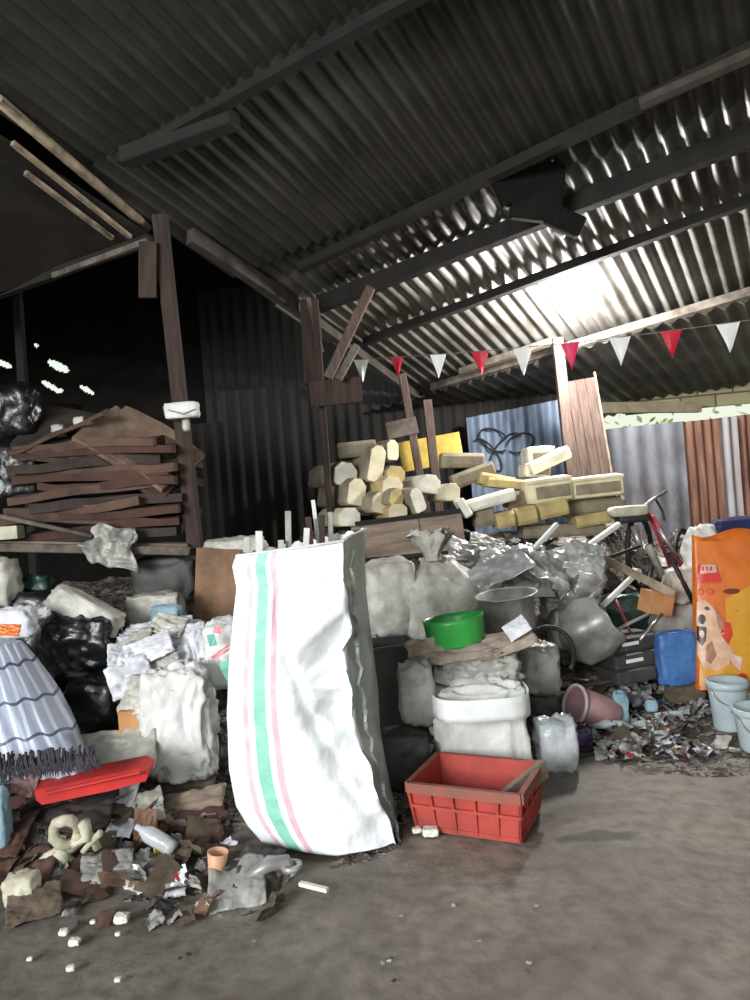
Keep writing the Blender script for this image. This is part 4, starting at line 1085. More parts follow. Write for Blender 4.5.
bm = blob_bm(px2m(34, YB), .14, px2m(10, YB), 6, boxy=.8, crumple=.05)
for v in bm.verts: v.co += P(632, 518, YB - .06) - ro
o = obj('saddle_base', bm, M_rubber, root, smooth=True)
for (cx, cy, rx, ry, Yw) in ((640, 552, 20, 36, YB + .12), (684, 566, 18, 36, YB + .25)):
    wc = P(cx, cy, Yw) - ro; bm = bmesh.new(); tp = [wc + Vector((px2m(rx, Yw) * math.cos(a), .18 * math.cos(a), px2m(ry, Yw) * math.sin(a))) for a in [2 * math.pi * i / 40 for i in range(41)]]
    add_tube(bm, tp, .022, 8, caps=False); wh = obj('wheel', bm, M_rubber, root, smooth=True)
    bm = bmesh.new()
    for i in range(0, 40, 3): add_tube(bm, [wc, tp[i]], .0025, 4)
    add_tube(bm, [wc - Vector((0, .04, 0)), wc + Vector((0, .04, 0))], .02, 8); obj('spokes', bm, M_chrome, wh)

# ------------------------------------------------------------------ right side: orange bag and neighbours
OY = 4.2
root = empty('pet_food_bag', P(722, 690, OY), 'big orange pet food bag with a dog picture leaning at the right', 'bag'); ro = root.location
def ob(u, v, off=0.0):
    """u 0..1 across (left visible edge to right), v 0..1 up"""
    x0 = 695 + 3 * (1 - v) - 1.5 * v; 
    px = x0 + u * 84; py = 690 - 4 * (1-u) * 0 + (535 - 690) * v + (4 * math.sin(u * 7) if v > .97 else 0) + u * (2 if v < .5 else -3)
    bul = .07 * math.sin(math.pi * min(1, max(0, u))) ** .6 * (1 - .35 * v) * math.sin(math.pi * min(1, .12 + v * .88)) ** .4 if 0 < u < 1 else 0
    Y = OY - bul + .12 * v + .012 * creases(Vector((u * 1.2, v * 2, 0)), 2.4, 8)
    return P(px, py, Y - off) - ro
bm = bmesh.new(); g = {}
NU, NV = 40, 60
for j in range(NV + 1):
    for i in range(NU + 1): g[i, j] = bm.verts.new(ob(i / NU, j / NV))
for j in range(NV):
    for i in range(NU): bm.faces.new((g[i, j], g[i + 1, j], g[i + 1, j + 1], g[i, j + 1]))
bk = {}
for j in range(NV + 1):
    for i in range(NU + 1):
        p = ob(i / NU, j / NV); e = math.sin(math.pi * i / NU) ** .5
        bk[i, j] = bm.verts.new(p + Vector((0, .02 + .24 * e * (1 - .5 * j / NV), 0)))
for j in range(NV):
    for i in range(NU): bm.faces.new((bk[i, j], bk[i, j + 1], bk[i + 1, j + 1], bk[i + 1, j]))
for j in range(NV):
    bm.faces.new((g[0, j], g[0, j + 1], bk[0, j + 1], bk[0, j])); bm.faces.new((g[NU, j], bk[NU, j], bk[NU, j + 1], g[NU, j + 1]))
obj('bag_film', bm, M_orange, root, smooth=True)
def decal(name, poly, m, off, lb=None, n=0):
    """flat print following the bag; poly in photo pixels"""
    bm = bmesh.new()
    uv = [((x - (695 + 1.5)) / 84.0, (690 - y) / 155.0) for x, y in poly]
    # dense polygon fill: centre fan with subdivided rings
    cx = sum(u for u, v in uv) / len(uv); cy = sum(v for u, v in uv) / len(uv)
    R_ = 6; ringsv = []
    dense = []
    for (a, b_) in zip(uv, uv[1:] + uv[:1]):
        for k in range(4): dense.append((a[0] + (b_[0] - a[0]) * k / 4, a[1] + (b_[1] - a[1]) * k / 4))
    c = bm.verts.new(ob(cx, cy, off))
    for r in range(1, R_ + 1):
        ringsv.append([bm.verts.new(ob(cx + (u - cx) * r / R_, cy + (v - cy) * r / R_, off)) for u, v in dense])
    nn = len(dense)
    for i in range(nn): bm.faces.new((c, ringsv[0][i], ringsv[0][(i + 1) % nn]))
    for r in range(R_ - 1):
        for i in range(nn): bm.faces.new((ringsv[r][i], ringsv[r + 1][i], ringsv[r + 1][(i + 1) % nn], ringsv[r][(i + 1) % nn]))
    o = obj(name, bm, m, root, smooth=True)
    if lb: o['label'] = lb
def ell(cx, cy, rx, ry, rot=0, n=14):
    c, s_ = math.cos(rot), math.sin(rot)
    return [(cx + rx * math.cos(2 * math.pi * i / n) * c - ry * math.sin(2 * math.pi * i / n) * s_, cy + rx * math.cos(2 * math.pi * i / n) * s_ + ry * math.sin(2 * math.pi * i / n) * c) for i in range(n)]
decal('printed_panel', [(726, 600), (778, 575), (778, 684), (738, 686), (728, 655)], M_ambr, .004, 'amber printed panel')
decal('printed_panel', [(699, 664), (728, 660), (738, 672), (740, 686), (712, 689), (698, 686)], M_ambr, .005, 'amber printed panel')
decal('logo_plate', [(700, 565), (718, 564), (724, 583), (698, 583)], M_redp, .006, 'red logo plate')
decal('logo_plate', [(703, 565), (718, 565), (719, 573), (702, 574)], M_pinkp, .008, 'pale band across the red plate')
for x in (705, 709, 713): decal('printed_mark', [(x - .9, 567), (x + .9, 567), (x + .9, 571), (x - .9, 571)], M_redp, .009)
for (x, rx) in ((701.5, 3.4), (711.5, 4)):
    decal('printed_letter', ell(x, 592, rx, 3.4), M_redp, .007); decal('printed_letter', ell(x, 592, rx * .45, 1.4), M_orange, .009)
decal('printed_mark', ell(733, 592.5, 8.5, 2.8), M_darkred, .007, 'dark oval print')
# dog picture
decal('dog_picture', [(698, 602), (706, 600), (714, 608), (722, 620), (727, 640), (734, 652), (728, 664), (716, 670), (703, 668), (697, 655), (697, 620)], M_dogc, .007, 'printed cream dog')
decal('dog_ear', [(716, 608), (722, 616), (726, 630), (719, 628)], M_dogd, .009)
decal('dog_collar', [(722, 620), (731, 622), (733, 634), (728, 644), (721, 634)], M_redp, .0085, 'red bandana')
decal('dog_nose', ell(702.5, 619, 3.8, 5), M_ink, .01); decal('dog_eye', ell(708, 609, 2.8, 1.8, .4), M_ink, .01); decal('dog_mouth', [(697, 626), (707, 627), (706, 640), (702, 646), (697, 640)], M_ink, .0095); decal('dog_tongue', ell(702, 634, 2.6, 4), M_pinkp, .011)
decal('dog_leg', [(706, 646), (712, 640), (716, 655), (710, 664), (705, 660)], M_dogd, .009); decal('dog_paw', [(728, 652), (742, 656), (740, 670), (732, 664)], M_pinkp, .009)
decal('printed_mark', ell(741, 676, 5, 4), M_redp, .009)
blob('cloth_sack', (676, 524, 732, 580), M_white, 'white cloth bundle behind the top of the orange bag', 'bundle', Y=4.75, dr=.6, seed=91, boxy=.9, taper=.5)
blob('plastic_bag', (664, 566, 704, 604), M_whitedirty, 'greyish white crumpled bag left of the orange bag', Y=4.7, dr=.7, seed=92, crumple=.25)
blob('plastic_bag', (646, 596, 700, 640), M_grey, 'translucent grey film bag above the blue bag', Y=4.75, dr=.7, seed=93, crumple=.25)
blob('plastic_bag', (600, 592, 650, 640), M_dgreen, 'dull greenish film bag under the white crossing bar', Y=4.8, dr=.7, seed=94, crumple=.3)
blob('blue_bag', (657, 630, 698, 686), M_blue, 'blue plastic bag leaning against the orange bag', Y=4.25, dr=.45, seed=95, boxy=.5, crumple=.2, scale=4)
blob('navy_cloth', (712, 516, 790, 545), M_navy, 'dark navy blue cloth behind the orange bag', 'cloth', Y=5.3, dr=.8, seed=96, boxy=.5)
blob('plastic_bag', (742, 535, 790, 570), M_whitedirty, 'pale bag at the right edge over the orange bag', Y=4.9, dr=.8, seed=97)
def bucket(px, py, Y, w, h, m, label):
    r_ = px2m(w, Y) / 2; hh = px2m(h, Y)
    root = empty('bucket', P(px, py, Y), label, 'bucket'); root.location.z = max(.0, root.location.z)
    bm = bmesh.new(); add_lathe(bm, [(0, 0), (r_ * .78, 0), (r_ * .8, .01), (r_ * .97, hh * .9), (r_, hh), (r_ * .96, hh), (r_ * .76, .02), (0, .02)], 36); obj('bucket_body', bm, m, root, smooth=True)
    bm = bmesh.new(); add_lathe(bm, [(r_ * .95, hh * .86), (r_ * 1.05, hh * .86), (r_ * 1.05, hh * 1.0), (r_ * .97, hh * 1.01)], 36); obj('rim', bm, m, root, smooth=True)
    bm = bmesh.new(); add_tube(bm, [Vector((r_ * 1.04 * math.cos(a), -.03 - r_ * .55 * math.sin(a), hh * .9 - r_ * .9 * math.sin(a))) for a in [math.pi * i / 14 for i in range(15)]], .004, 6); obj('wire_handle', bm, M_chrome, root, smooth=True)
    return root
bucket(731, 735, 3.95, 38, 48, M_lblue, 'pale blue-white plastic bucket standing under the orange bag')
bucket(762, 757, 3.62, 48, 42, M_lblue, 'pale bucket cut by the right edge of the photo, nearest')
bar('long_pole', P(655, 716, 4.1), P(716, 709, 4.15), .035, .02, M_lblue, 'pale blue-white pipe lying among the small scrap', 'pipe', tube=True)
blob('bottle_cap', (645, 700, 658, 712), M_lbluec, 'small light blue cap at the end of the pale pipe', 'cap', Y=4.1, dr=.7, sub=3, boxy=1, crumple=.1)
blob('cloth_strip', (613, 690, 629, 728), M_lbluec, 'limp light blue-grey cloth right of the mauve bucket', 'cloth', dr=.6, seed=98, crumple=.35)
slab('flat_board', 688, 742, 3.85, px2m(66, 3.85), .26, .03, M_soil, 'flat muddy brown board on the ground before the pale bucket', 'board', pitch=-1.3, roll=.08)
blob('cardboard_wad', (664, 660 + 20, 705, 704), M_soil, 'brown crushed carton under the orange bag', 'carton', Y=4.3, dr=.7, seed=99)
# dark battery-like cases with highlights painted on as white strips
for i, (cx, cy, w, h, lb) in enumerate(((622, 640, 52, 14, 'upper dark flat case in the stack left of the blue bag'), (626, 656, 58, 15, 'middle dark flat case in the stack left of the blue bag'), (622, 671, 44, 13, 'lowest dark flat case in the stack left of the blue bag'))):
    root = slab('flat_case', cx, cy, 4.55 - .08 * i, px2m(w, 4.5), px2m(h, 4.5), .3, M_darkgrey, lb, 'case', yaw=.3, roll=-.02, bev=.015)
    if i < 2:
        bm = bmesh.new(); add_box(bm, (-.05, -.153, .01), (.12, .006, .022), bev=.003); o = obj('highlight_strip', bm, M_pflag, root); o['label'] = 'painted white highlight'

# ------------------------------------------------------------------ left: shelf with cardboard
YS = 4.55
root = empty('plank_shelf', P(60, 575, YS), 'grey plank shelf carrying the dark cardboard stack', 'shelf'); ro = root.location
def sb(name, a, b_, w, h, m, d=0):
    bm = bmesh.new(); add_bar(bm, a - ro, b_ - ro, w, h); bmesh.ops.bevel(bm, geom=bm.edges[:], offset=.005, segments=1, affect='EDGES'); return obj(name, bm, m, root)
sb('front_rail', P(-60, 546, YS), P(190, 551, YS + .08), .05, .055, M_beamgrey)
for k in range(4):
    sb('shelf_plank', P(-60, 541, YS + .1 + .2 * k), P(190, 545, YS + .2 + .2 * k), .18, .025, M_wood)
for (px, dy) in ((-50, .08), (-50, .7), (184, .7)):
    a = P(px, 550, YS + dy + .05); bm = bmesh.new(); add_bar(bm, a - ro, Vector((a.x, a.y, 0)) - ro, .06, .06); obj('leg', bm, M_beam, root)
M_cardt = mat('dusty_brown_cardboard', (134, 112, 94), (92, 74, 62), rough=.9, scale=5)
rnd = random.Random(5)
zt = P(100, 541, YS + .2).z + .02
n_ = 12
def card_bm(w, d, seed, th=.02, bend=.0):
    bm = bmesh.new(); g = {}; NX_, NY_ = 14, 8
    for top in (0, 1):
        for j in range(NY_ + 1):
            for i in range(NX_ + 1):
                x, y = (i / NX_ - .5), (j / NY_ - .5)
                z = .05 * noise.noise(Vector((x * 1.6, y * 1.6, seed))) + bend * x * x + (th if top else 0) * (1 + .4 * noise.noise(Vector((x * 4, y * 4, seed + 3)))) 
                g[top, i, j] = bm.verts.new((x * w, y * d, z))
    for j in range(NY_):
        for i in range(NX_):
            bm.faces.new((g[1, i, j], g[1, i + 1, j], g[1, i + 1, j + 1], g[1, i, j + 1])); bm.faces.new((g[0, i, j], g[0, i, j + 1], g[0, i + 1, j + 1], g[0, i + 1, j]))
    for i in range(NX_):
        bm.faces.new((g[0, i, 0], g[0, i + 1, 0], g[1, i + 1, 0], g[1, i, 0])); bm.faces.new((g[0, i, NY_], g[1, i, NY_], g[1, i + 1, NY_], g[0, i + 1, NY_]))
    for j in range(NY_):
        bm.faces.new((g[0, 0, j], g[1, 0, j], g[1, 0, j + 1], g[0, 0, j + 1])); bm.faces.new((g[0, NX_, j], g[0, NX_, j + 1], g[1, NX_, j + 1], g[1, NX_, j]))
    return bm
protos = []
for k in range(4):
    for mi, m in enumerate((M_cardd, M_cardd2, M_carddk)):
        protos.append(None)
def card(px, py, Y, wpx, d, yaw, pitch, roll, m, label, seed, group='flattened cartons stacked on the plank shelf', th=.022, bend=0):
    o = obj('flattened_carton', card_bm(px2m(wpx, Y), d, seed, th, bend), m); o.location = P(px, py, Y); o.rotation_euler = Euler((pitch, roll, yaw))
    return tag(o, label, 'carton', group)
LAY = [(112, 536, 150, M_carddk), (118, 528, 140, M_cardd), (70, 522, 120, M_cardd2), (128, 519, 128, M_cardd), (95, 512, 135, M_cardd2), (120, 505, 140, M_carddk), (105, 497, 150, M_cardd2), (125, 489, 132, M_cardd), (110, 482, 150, M_cardd), (120, 475, 142, M_cardd2), (98, 468, 140, M_carddk), (115, 461, 150, M_cardd), (106, 454, 140, M_cardd2)]
ordw = ['bottom', 'second', 'third', 'fourth', 'fifth', 'sixth', 'seventh', 'eighth', 'ninth', 'tenth', 'eleventh', 'twelfth', 'thirteenth']
for i, (px, py, w, m) in enumerate(LAY):
    card(px, py, YS + .38, w, .62, rnd.uniform(-.12, .12), rnd.uniform(-.02, .05), rnd.uniform(-.04, .05) , m, 'flattened dark carton, %s from the shelf board in the stack' % ordw[i], i * 3.3, bend=rnd.uniform(-.04, .04), th=.055)
TOPS = [(92, 447, 140, .20, M_cardd2, 'lowest'), (96, 440, 150, .28, M_carddk, 'second lowest'), (132, 458, 124, .5, M_cardd2, 'third'), (136, 454, 122, .56, M_cardd, 'fourth'), (140, 450, 116, .6, M_cardt, 'second highest'), (143, 447, 110, .64, M_cardt, 'topmost')]
for i, (px, py, w, sl, m, nm) in enumerate(TOPS):
    card(px, py, YS + .34 - .012 * i, w * .9, .5, rnd.uniform(-.08, .08), .62, sl, m, '%s carton of those tilting down to the right on the stack' % nm, 60 + i * 2.1, bend=-.05, th=.035)
for i, (px, py, w, sl, nm) in enumerate(((62, 437, 80, -.28, 'lower'), (72, 428, 80, -.34, 'upper'))):
    card(px, py, YS + .38, w, .55, .1, .2, sl, M_cardd2, '%s sooty carton sloping down to the left of the stack peak' % nm, 80 + i)
bar('thin_stick', P(-20, 512, YS - .05), P(92, 536, YS - .02), .03, .03, M_beamgrey, 'thin grey stick lying over the front of the plank shelf', 'stick', tube=True)
slab('pale_block', 4, 533, YS - .02, px2m(34, YS), px2m(13, YS), .1, M_cream, 'pale beige block on the shelf at the left edge', 'block')
sheet('plastic_rag', 112, 552, 48, 36, M_grey, 'grey crinkled plastic rag hanging from the shelf edge', 'rag', Y=YS - .06, tilt=(-.1, .35, .1), seed=17, amp=.2, ragged=.5)
# things above the shelf at the far left, in shadow
for i, (bx_, m, lb) in enumerate((((-30, 455, 14, 500), M_clear, 'clear plastic bag catching light at the left edge above the shelf'), ((-10, 385, 40, 440), M_black, 'dark bag piled high at the left edge'), ((20, 405, 90, 450), M_black, 'black bag heap behind the cartons'), ((0, 440, 46, 500), M_black, 'black bag left of the carton stack'), ((52, 424, 66, 438), M_grey, 'small grey scrap on the cartons, left one'), ((74, 416, 86, 430), M_whitedirty, 'small pale scrap on the cartons, right one'))):
    blob('plastic_bag', bx_, m, lb, Y=YS + .2 if i != 2 else YS + .9, dr=.8, seed=100 + i, crumple=.25)
# white bundle wired on the post
root = blob('white_bundle', (164, 402, 200, 419), M_white, 'small white plastic bundle tied to the tall left post', 'bundle', Y=4.6, dr=.7, seed=110, boxy=.5, crumple=.12, sub=3)
bm = bmesh.new(); add_tube(bm, [P(168, 410, 4.5) - root.location, P(184, 414, 4.48) - root.location, P(196, 409, 4.5) - root.location], .006, 6); obj('tie', bm, M_grey, root)
blob('plastic_tag', (182, 419, 190, 432), M_grey, 'small grey tag hanging under the white bundle', 'tag', Y=4.6, dr=.5, seed=111, sub=3)

# ------------------------------------------------------------------ left heap
blob('plastic_bag', (-30, 556, 18, 612), M_whitedirty, 'pale plastic bag at the left edge under the shelf', Y=4.1, dr=.8, seed=120)
blob('plastic_bag', (14, 574, 56, 606), M_dgreen, 'dark green plastic bag under the shelf at the left', Y=4.3, dr=.8, seed=121, crumple=.3)
blob('plastic_bag', (0, 588, 76, 660), M_black, 'large black bin bag behind the plaid bag', Y=4.15, dr=.9, seed=122, crumple=.22)
blob('plastic_bag', (46, 612, 122, 690), M_black, 'big shiny black bin bag right of the plaid bag', Y=3.9, dr=.8, seed=123, crumple=.25, sub=5)
blob('plastic_bag', (66, 676, 126, 748), M_black, 'lower black bin bag above the grey sheet', Y=3.7, dr=.8, seed=124, crumple=.25)
blob('long_bag', (46, 596, 126, 626), M_whitedirty, 'long pale bag slanting across the black bags', 'bag', Y=3.95, dr=.9, seed=125, rot=.55, boxy=.8)
blob('plastic_bag', (128, 592, 184, 628), M_whitedirty, 'pale bag with bluish crumples under the shelf post', Y=4.3, dr=.8, seed=126, crumple=.25, boxy=.6)
blob('blue_wad', (150, 604, 182, 624), M_lbluec, 'pale blue crumpled wad on the pale bag', 'wad', Y=4.2, dr=.7, seed=127, crumple=.3)
blob('paper_wad', (-6, 606, 36, 640), M_paper, 'crumpled white paper above the plaid bag', 'paper', Y=3.7, dr=.7, seed=128, crumple=.35)
sheet('orange_wrapper', 6, 636, 28, 12, M_orange, 'small orange wrapper on top of the plaid bag', 'wrapper', Y=3.35, tilt=(-.6, .1, 0), seed=12)
blob('crushed_box', (135, 555, 200, 604), M_darkgrey, 'dark crushed box in the shade under the shelf', 'box', Y=4.7, dr=.8, seed=129, boxy=.5)
slab('cardboard_box', 222, 592, 4.7, px2m(44, 4.7), px2m(90, 4.7), .3, M_card, 'tall brown cardboard box behind the striped sack', 'box', roll=.12, bev=.006)
blob('plastic_bag', (202, 536, 268, 572), M_whitedirty, 'pale sack lying on the brown box behind the striped sack', Y=4.6, dr=.9, seed=130, boxy=.8)
root = blob('white_bag', (143, 664, 217, 782), M_white, 'large crumpled white plastic bag standing left of the striped sack', 'bag', Y=3.5, dr=.6, seed=133, crumple=.3, sub=5, boxy=.75, off=.05, scale=3.6)
blob('striped_bag', (203, 618, 246, 690), M_white, 'small white bag with green and pink patches beside the striped sack', 'bag', Y=3.7, dr=.7, seed=134, crumple=.25)
bpy.context.view_layer.update()
sb_ = bpy.data.objects['striped_bag']
def patch(px, py, w, h, m, lb, roll=0):
    bm = sheet_bm(px2m(w, 3.5), px2m(h, 3.5), px, .1, n=10)
    for v in bm.verts:
        c = v.co.copy(); v.co = P(px, py, 3.58) - sb_.location + Vector((c.x * math.cos(roll) - c.y * math.sin(roll), c.z, c.x * math.sin(roll) + c.y * math.cos(roll)))
    o = obj('printed_patch', bm, m, sb_, smooth=True); o['label'] = lb
M_teal = mat('teal_print', (120, 190, 170), (90, 160, 142), rough=.5); M_pinkb = mat('pink_print', (222, 150, 160), (200, 120, 132), rough=.5)
patch(229, 670, 14, 20, M_teal, 'teal patch', .4); patch(212, 640, 8, 12, M_teal, 'teal patch', .2); patch(222, 652, 24, 5, M_pinkb, 'pink patch', .5); patch(218, 630, 10, 7, M_pinkb, 'pink patch', -.3)
PAP = [(133, 650, 40, 20), (160, 640, 60, 20), (175, 655, 60, 18), (150, 668, 54, 18), (195, 662, 36, 40), (130, 682, 40, 24), (140, 700, 44, 26), (186, 640, 34, 14), (122, 660, 24, 16), (168, 630, 34, 14), (148, 655, 46, 16), (204, 648, 24, 18)]
for i, (cx, cy, w, h) in enumerate(PAP):
    sheet('crumpled_paper', cx, cy, w * 1.1, h * 1.6, M_paper if i % 3 else M_whitedirty, 'crumpled white paper sheet in the paper pile above the large white bag', 'paper', Y=3.85 - .02 * (cy - 650) / 4 - .01 * i, tilt=(-.75 + .1 * (i % 4), -.3 + .13 * (i % 5), .3 * ((i % 3) - 1)), seed=140 + i, amp=.13, group='paper sheets piled above the white bag')
blob('paper_mass', (118, 622, 214, 706), M_paper, 'thick wad of pale papers under the loose sheets', 'paper', Y=3.95, dr=.7, seed=150, crumple=.3, sub=5, scale=6, boxy=.8)
slab('carton', 131, 722, 3.55, px2m(20, 3.55), px2m(28, 3.55), .12, M_cardo, 'small orange-brown carton left of the large white bag', 'carton', yaw=.2)
sheet('grey_sheet', 112, 758, 92, 46, M_whitedirty, 'light grey sheet spread below the black bags', 'sheet', Y=3.42, tilt=(-.7, -.08, 0), seed=161, amp=.06)
# plaid bag
mp_ = bpy.data.materials.new('plaid_woven_plastic'); nt, N, L = nodes_of(mp_); b = N['Principled BSDF']
tc = N.new('ShaderNodeUVMap'); sx = N.new('ShaderNodeSeparateXYZ'); L.new(tc.outputs[0], sx.inputs[0])
def line(out, per, wid, ph=0):
    a = N.new('ShaderNodeMath'); a.operation = 'MULTIPLY_ADD'; L.new(out, a.inputs[0]); a.inputs[1].default_value = 1 / per; a.inputs[2].default_value = ph
    f = N.new('ShaderNodeMath'); f.operation = 'FRACT'; L.new(a.outputs[0], f.inputs[0])
    g_ = N.new('ShaderNodeMath'); g_.operation = 'LESS_THAN'; L.new(f.outputs[0], g_.inputs[0]); g_.inputs[1].default_value = wid; return g_
c1 = N.new('ShaderNodeMixRGB'); l1 = line(sx.outputs['X'], .11, .3); L.new(l1.outputs[0], c1.inputs[0]); c1.inputs[1].default_value = lin((160, 168, 186)); c1.inputs[2].default_value = lin((206, 210, 220))
c2 = N.new('ShaderNodeMixRGB'); l2 = line(sx.outputs['Y'], .26, .085, .15); L.new(l2.outputs[0], c2.inputs[0]); L.new(c1.outputs[0], c2.inputs[1]); c2.inputs[2].default_value = lin((84, 88, 104))
L.new(c2.outputs[0], b.inputs['Base Color']); b.inputs['Roughness'].default_value = .5
bm = bmesh.new(); g = {}; NU, NV = 40, 44
pb = P(40, 770, 3.1)
for j in range(NV + 1):
    v = j / NV
    xl = -60 + 10 * v; xr = 93 - 72 * v ** 1.15; y = 782 - (782 - 643) * v
    for i in range(NU + 1):
        u = i / NU
        yy = y - 12 * (1 - v) * (u - .5) * 1.2
        Yy = 3.18 + .38 * v - .16 * math.sin(math.pi * u) ** .7 * math.sin(math.pi * (.15 + .7 * v))
        p = P(xl + (xr - xl) * u, yy, Yy)
        q = Vector((u * 1.2, v * 1.4, 0))
        fold = .018 * (1 - abs(noise.noise(Vector((u * 9 + v * 2, v * 1.2, 4)))) * 2) + .014 * creases(q, 2.6, 12)
        g[i, j] = bm.verts.new(p - pb + Vector((0, -fold, 0)))
bk = {}
for j in range(NV + 1):
    for i in range(NU + 1):
        e = math.sin(math.pi * i / NU) ** .5 * math.sin(math.pi * (.05 + .9 * j / NV)) ** .5
        bk[i, j] = bm.verts.new(g[i, j].co + Vector((0, .01 + .3 * e, 0)))
for j in range(NV):
    for i in range(NU):
        bm.faces.new((g[i, j], g[i + 1, j], g[i + 1, j + 1], g[i, j + 1])); bm.faces.new((bk[i, j], bk[i, j + 1], bk[i + 1, j + 1], bk[i + 1, j]))
for j in range(NV):
    bm.faces.new((g[0, j], g[0, j + 1], bk[0, j + 1], bk[0, j])); bm.faces.new((g[NU, j], bk[NU, j], bk[NU, j + 1], g[NU, j + 1]))
for i in range(NU):
    bm.faces.new((g[i, 0], bk[i, 0], bk[i + 1, 0], g[i + 1, 0])); bm.faces.new((g[i, NV], g[i + 1, NV], bk[i + 1, NV], bk[i, NV]))
ul = bm.loops.layers.uv.new('UVMap'); inv = {v: k for k, v in list(g.items()) + list(bk.items())}
for f in bm.faces:
    for lp_ in f.loops:
        i, j = inv[lp_.vert]; lp_[ul].uv = (i / NU, j / NV - .12 * (i / NU) + .012 * math.sin(i * .8))
plaid = obj('plaid_bag', bm, mp_, smooth=True); plaid.location = pb; tag(plaid, 'blue-grey plaid woven bag with dark frayed hem at the left edge', 'bag')
bm = bmesh.new(); rnd = random.Random(8)
for i in range(260):
    u = rnd.random(); x = -55 + 152 * u; y = 772 - 12 * (u - .5) * 1.2
    p = P(x, y - rnd.uniform(4, 22), 3.0) - pb; q = P(x + rnd.uniform(-7, 7), y + rnd.uniform(-4, 9), 2.97) - pb
    add_tube(bm, [p, (p + q) / 2 + Vector((rnd.uniform(-.01, .01), -.01, 0)), q], [.006, .005, .002], 4)
M_fr = mat('dark_frayed_cloth', (66, 62, 70), (34, 32, 36), rough=.95); o = obj('frayed_hem', bm, M_fr, plaid); o['label'] = 'dark frayed hem'
bm = sheet_bm(px2m(150, 3.1), .1, 33, .03)
# red flat plastic
bm = bmesh.new()
pr = P(95, 788, 3.12); pts_r = [(34, 790), (60, 785), (100, 776), (140, 768), (148, 773), (146, 781), (110, 791), (70, 799), (42, 805), (36, 800)]
fv = [bm.verts.new(P(x, y, 3.12 - (y - 768) * .003) - pr + Vector((0, 0, 0))) for x, y in pts_r]; fbv = [bm.verts.new(v.co + Vector((.0, .1, .02))) for v in fv]
bm.faces.new(fv); bm.faces.new(fbv[::-1])
for i in range(len(fv)): bm.faces.new((fv[i], fbv[i], fbv[(i + 1) % len(fv)], fv[(i + 1) % len(fv)]))
o = obj('red_panel', bm, M_red); o.location = pr; tag(o, 'long flat red plastic panel lying below the grey sheet', 'panel')
bm = bmesh.new(); add_bar(bm, P(46, 793, 3.04) - pr, P(140, 772, 3.07) - pr, .012, .01); obj('moulded_ridge', bm, M_red, o)
sheet('pink_wrapper', 26, 788, 24, 26, M_mauve, 'dusty pink wrapper at the left end of the red panel', 'wrapper', Y=3.1, tilt=(-.6, .3, 0), seed=171, amp=.16)
blob('plastic_bag', (-26, 782, 10, 855), M_lbluec, 'pale blue-grey bag cut by the left edge near the ground', Y=2.95, dr=.6, seed=172)
# foreground left scrap
LFG = [('paper_scrap', 118, 800, 40, 30, M_paper, 'white crumpled paper scrap below the red panel', (-.6, .3, 0)), ('paper_scrap', 148, 812, 36, 22, M_whitedirty, 'pale folded card on top of the brown carton bit', (-1.0, -.3, .2)),
       ('paper_scrap', 124, 832, 26, 12, M_paper, 'small white scrap beside the pale folded card', (-1.2, .1, 0)), ('cardboard_scrap', 148, 838, 22, 26, M_card, 'upright brown cardboard bit near the yellow ball', (-.2, .1, 0)),
       ('cardboard_scrap', 72, 812, 90, 26, M_carddk, 'dark flat cardboard under the red panel', (-1.1, .05, 0)), ('cardboard_scrap', 30, 868, 60, 26, M_cardd2, 'brown flattened card at the left edge of the ground', (-1.2, 0, 0)),
       ('cardboard_scrap', 190, 808, 70, 20, M_wood, 'grey-brown flattened card left of the sack foot', (-1.1, -.12, 0)), ('cardboard_scrap', 185, 832, 80, 26, M_cardd, 'dark reddish flattened card near the sack foot', (-1.2, -.1, .1)),
       ('cardboard_scrap', 188, 785, 60, 16, M_soil, 'earth-brown card under the large white bag', (-1.1, -.1, 0)), ('cardboard_scrap', 14, 835, 40, 30, M_cardd, 'dark card under the cream foam tangle', (-1.1, .1, 0)),
       ('cardboard_scrap', 208, 800, 40, 14, M_whitedirty, 'dusty pale card touching the striped sack', (-1.2, -.2, 0)), ('cardboard_scrap', 96, 852, 44, 20, M_soil, 'muddy card right of the cream foam tangle', (-1.2, 0, .2)),
       ('film_scrap', 240, 885, 56, 34, M_grey, 'grey torn film lying on the dirt by the sack', (-1.2, 0, .2)), ('film_scrap', 262, 874, 44, 30, M_darkgrey, 'dark torn film under the striped sack corner', (-1.1, .2, 0)),
       ('film_scrap', 110, 870, 50, 22, M_grey, 'greyish film on the dirt left of the peach cup', (-1.3, 0, .2)), ('film_scrap', 40, 905, 50, 26, M_soil, 'muddy film at the lower left of the ground', (-1.3, 0, .4))]
for i, (nm, cx, cy, w, h, m, lb, tl) in enumerate(LFG):
    sheet(nm, cx, cy, w, h * 1.8, m, lb, 'scrap', tilt=tl, seed=180 + i, amp=.1, lift=.035)
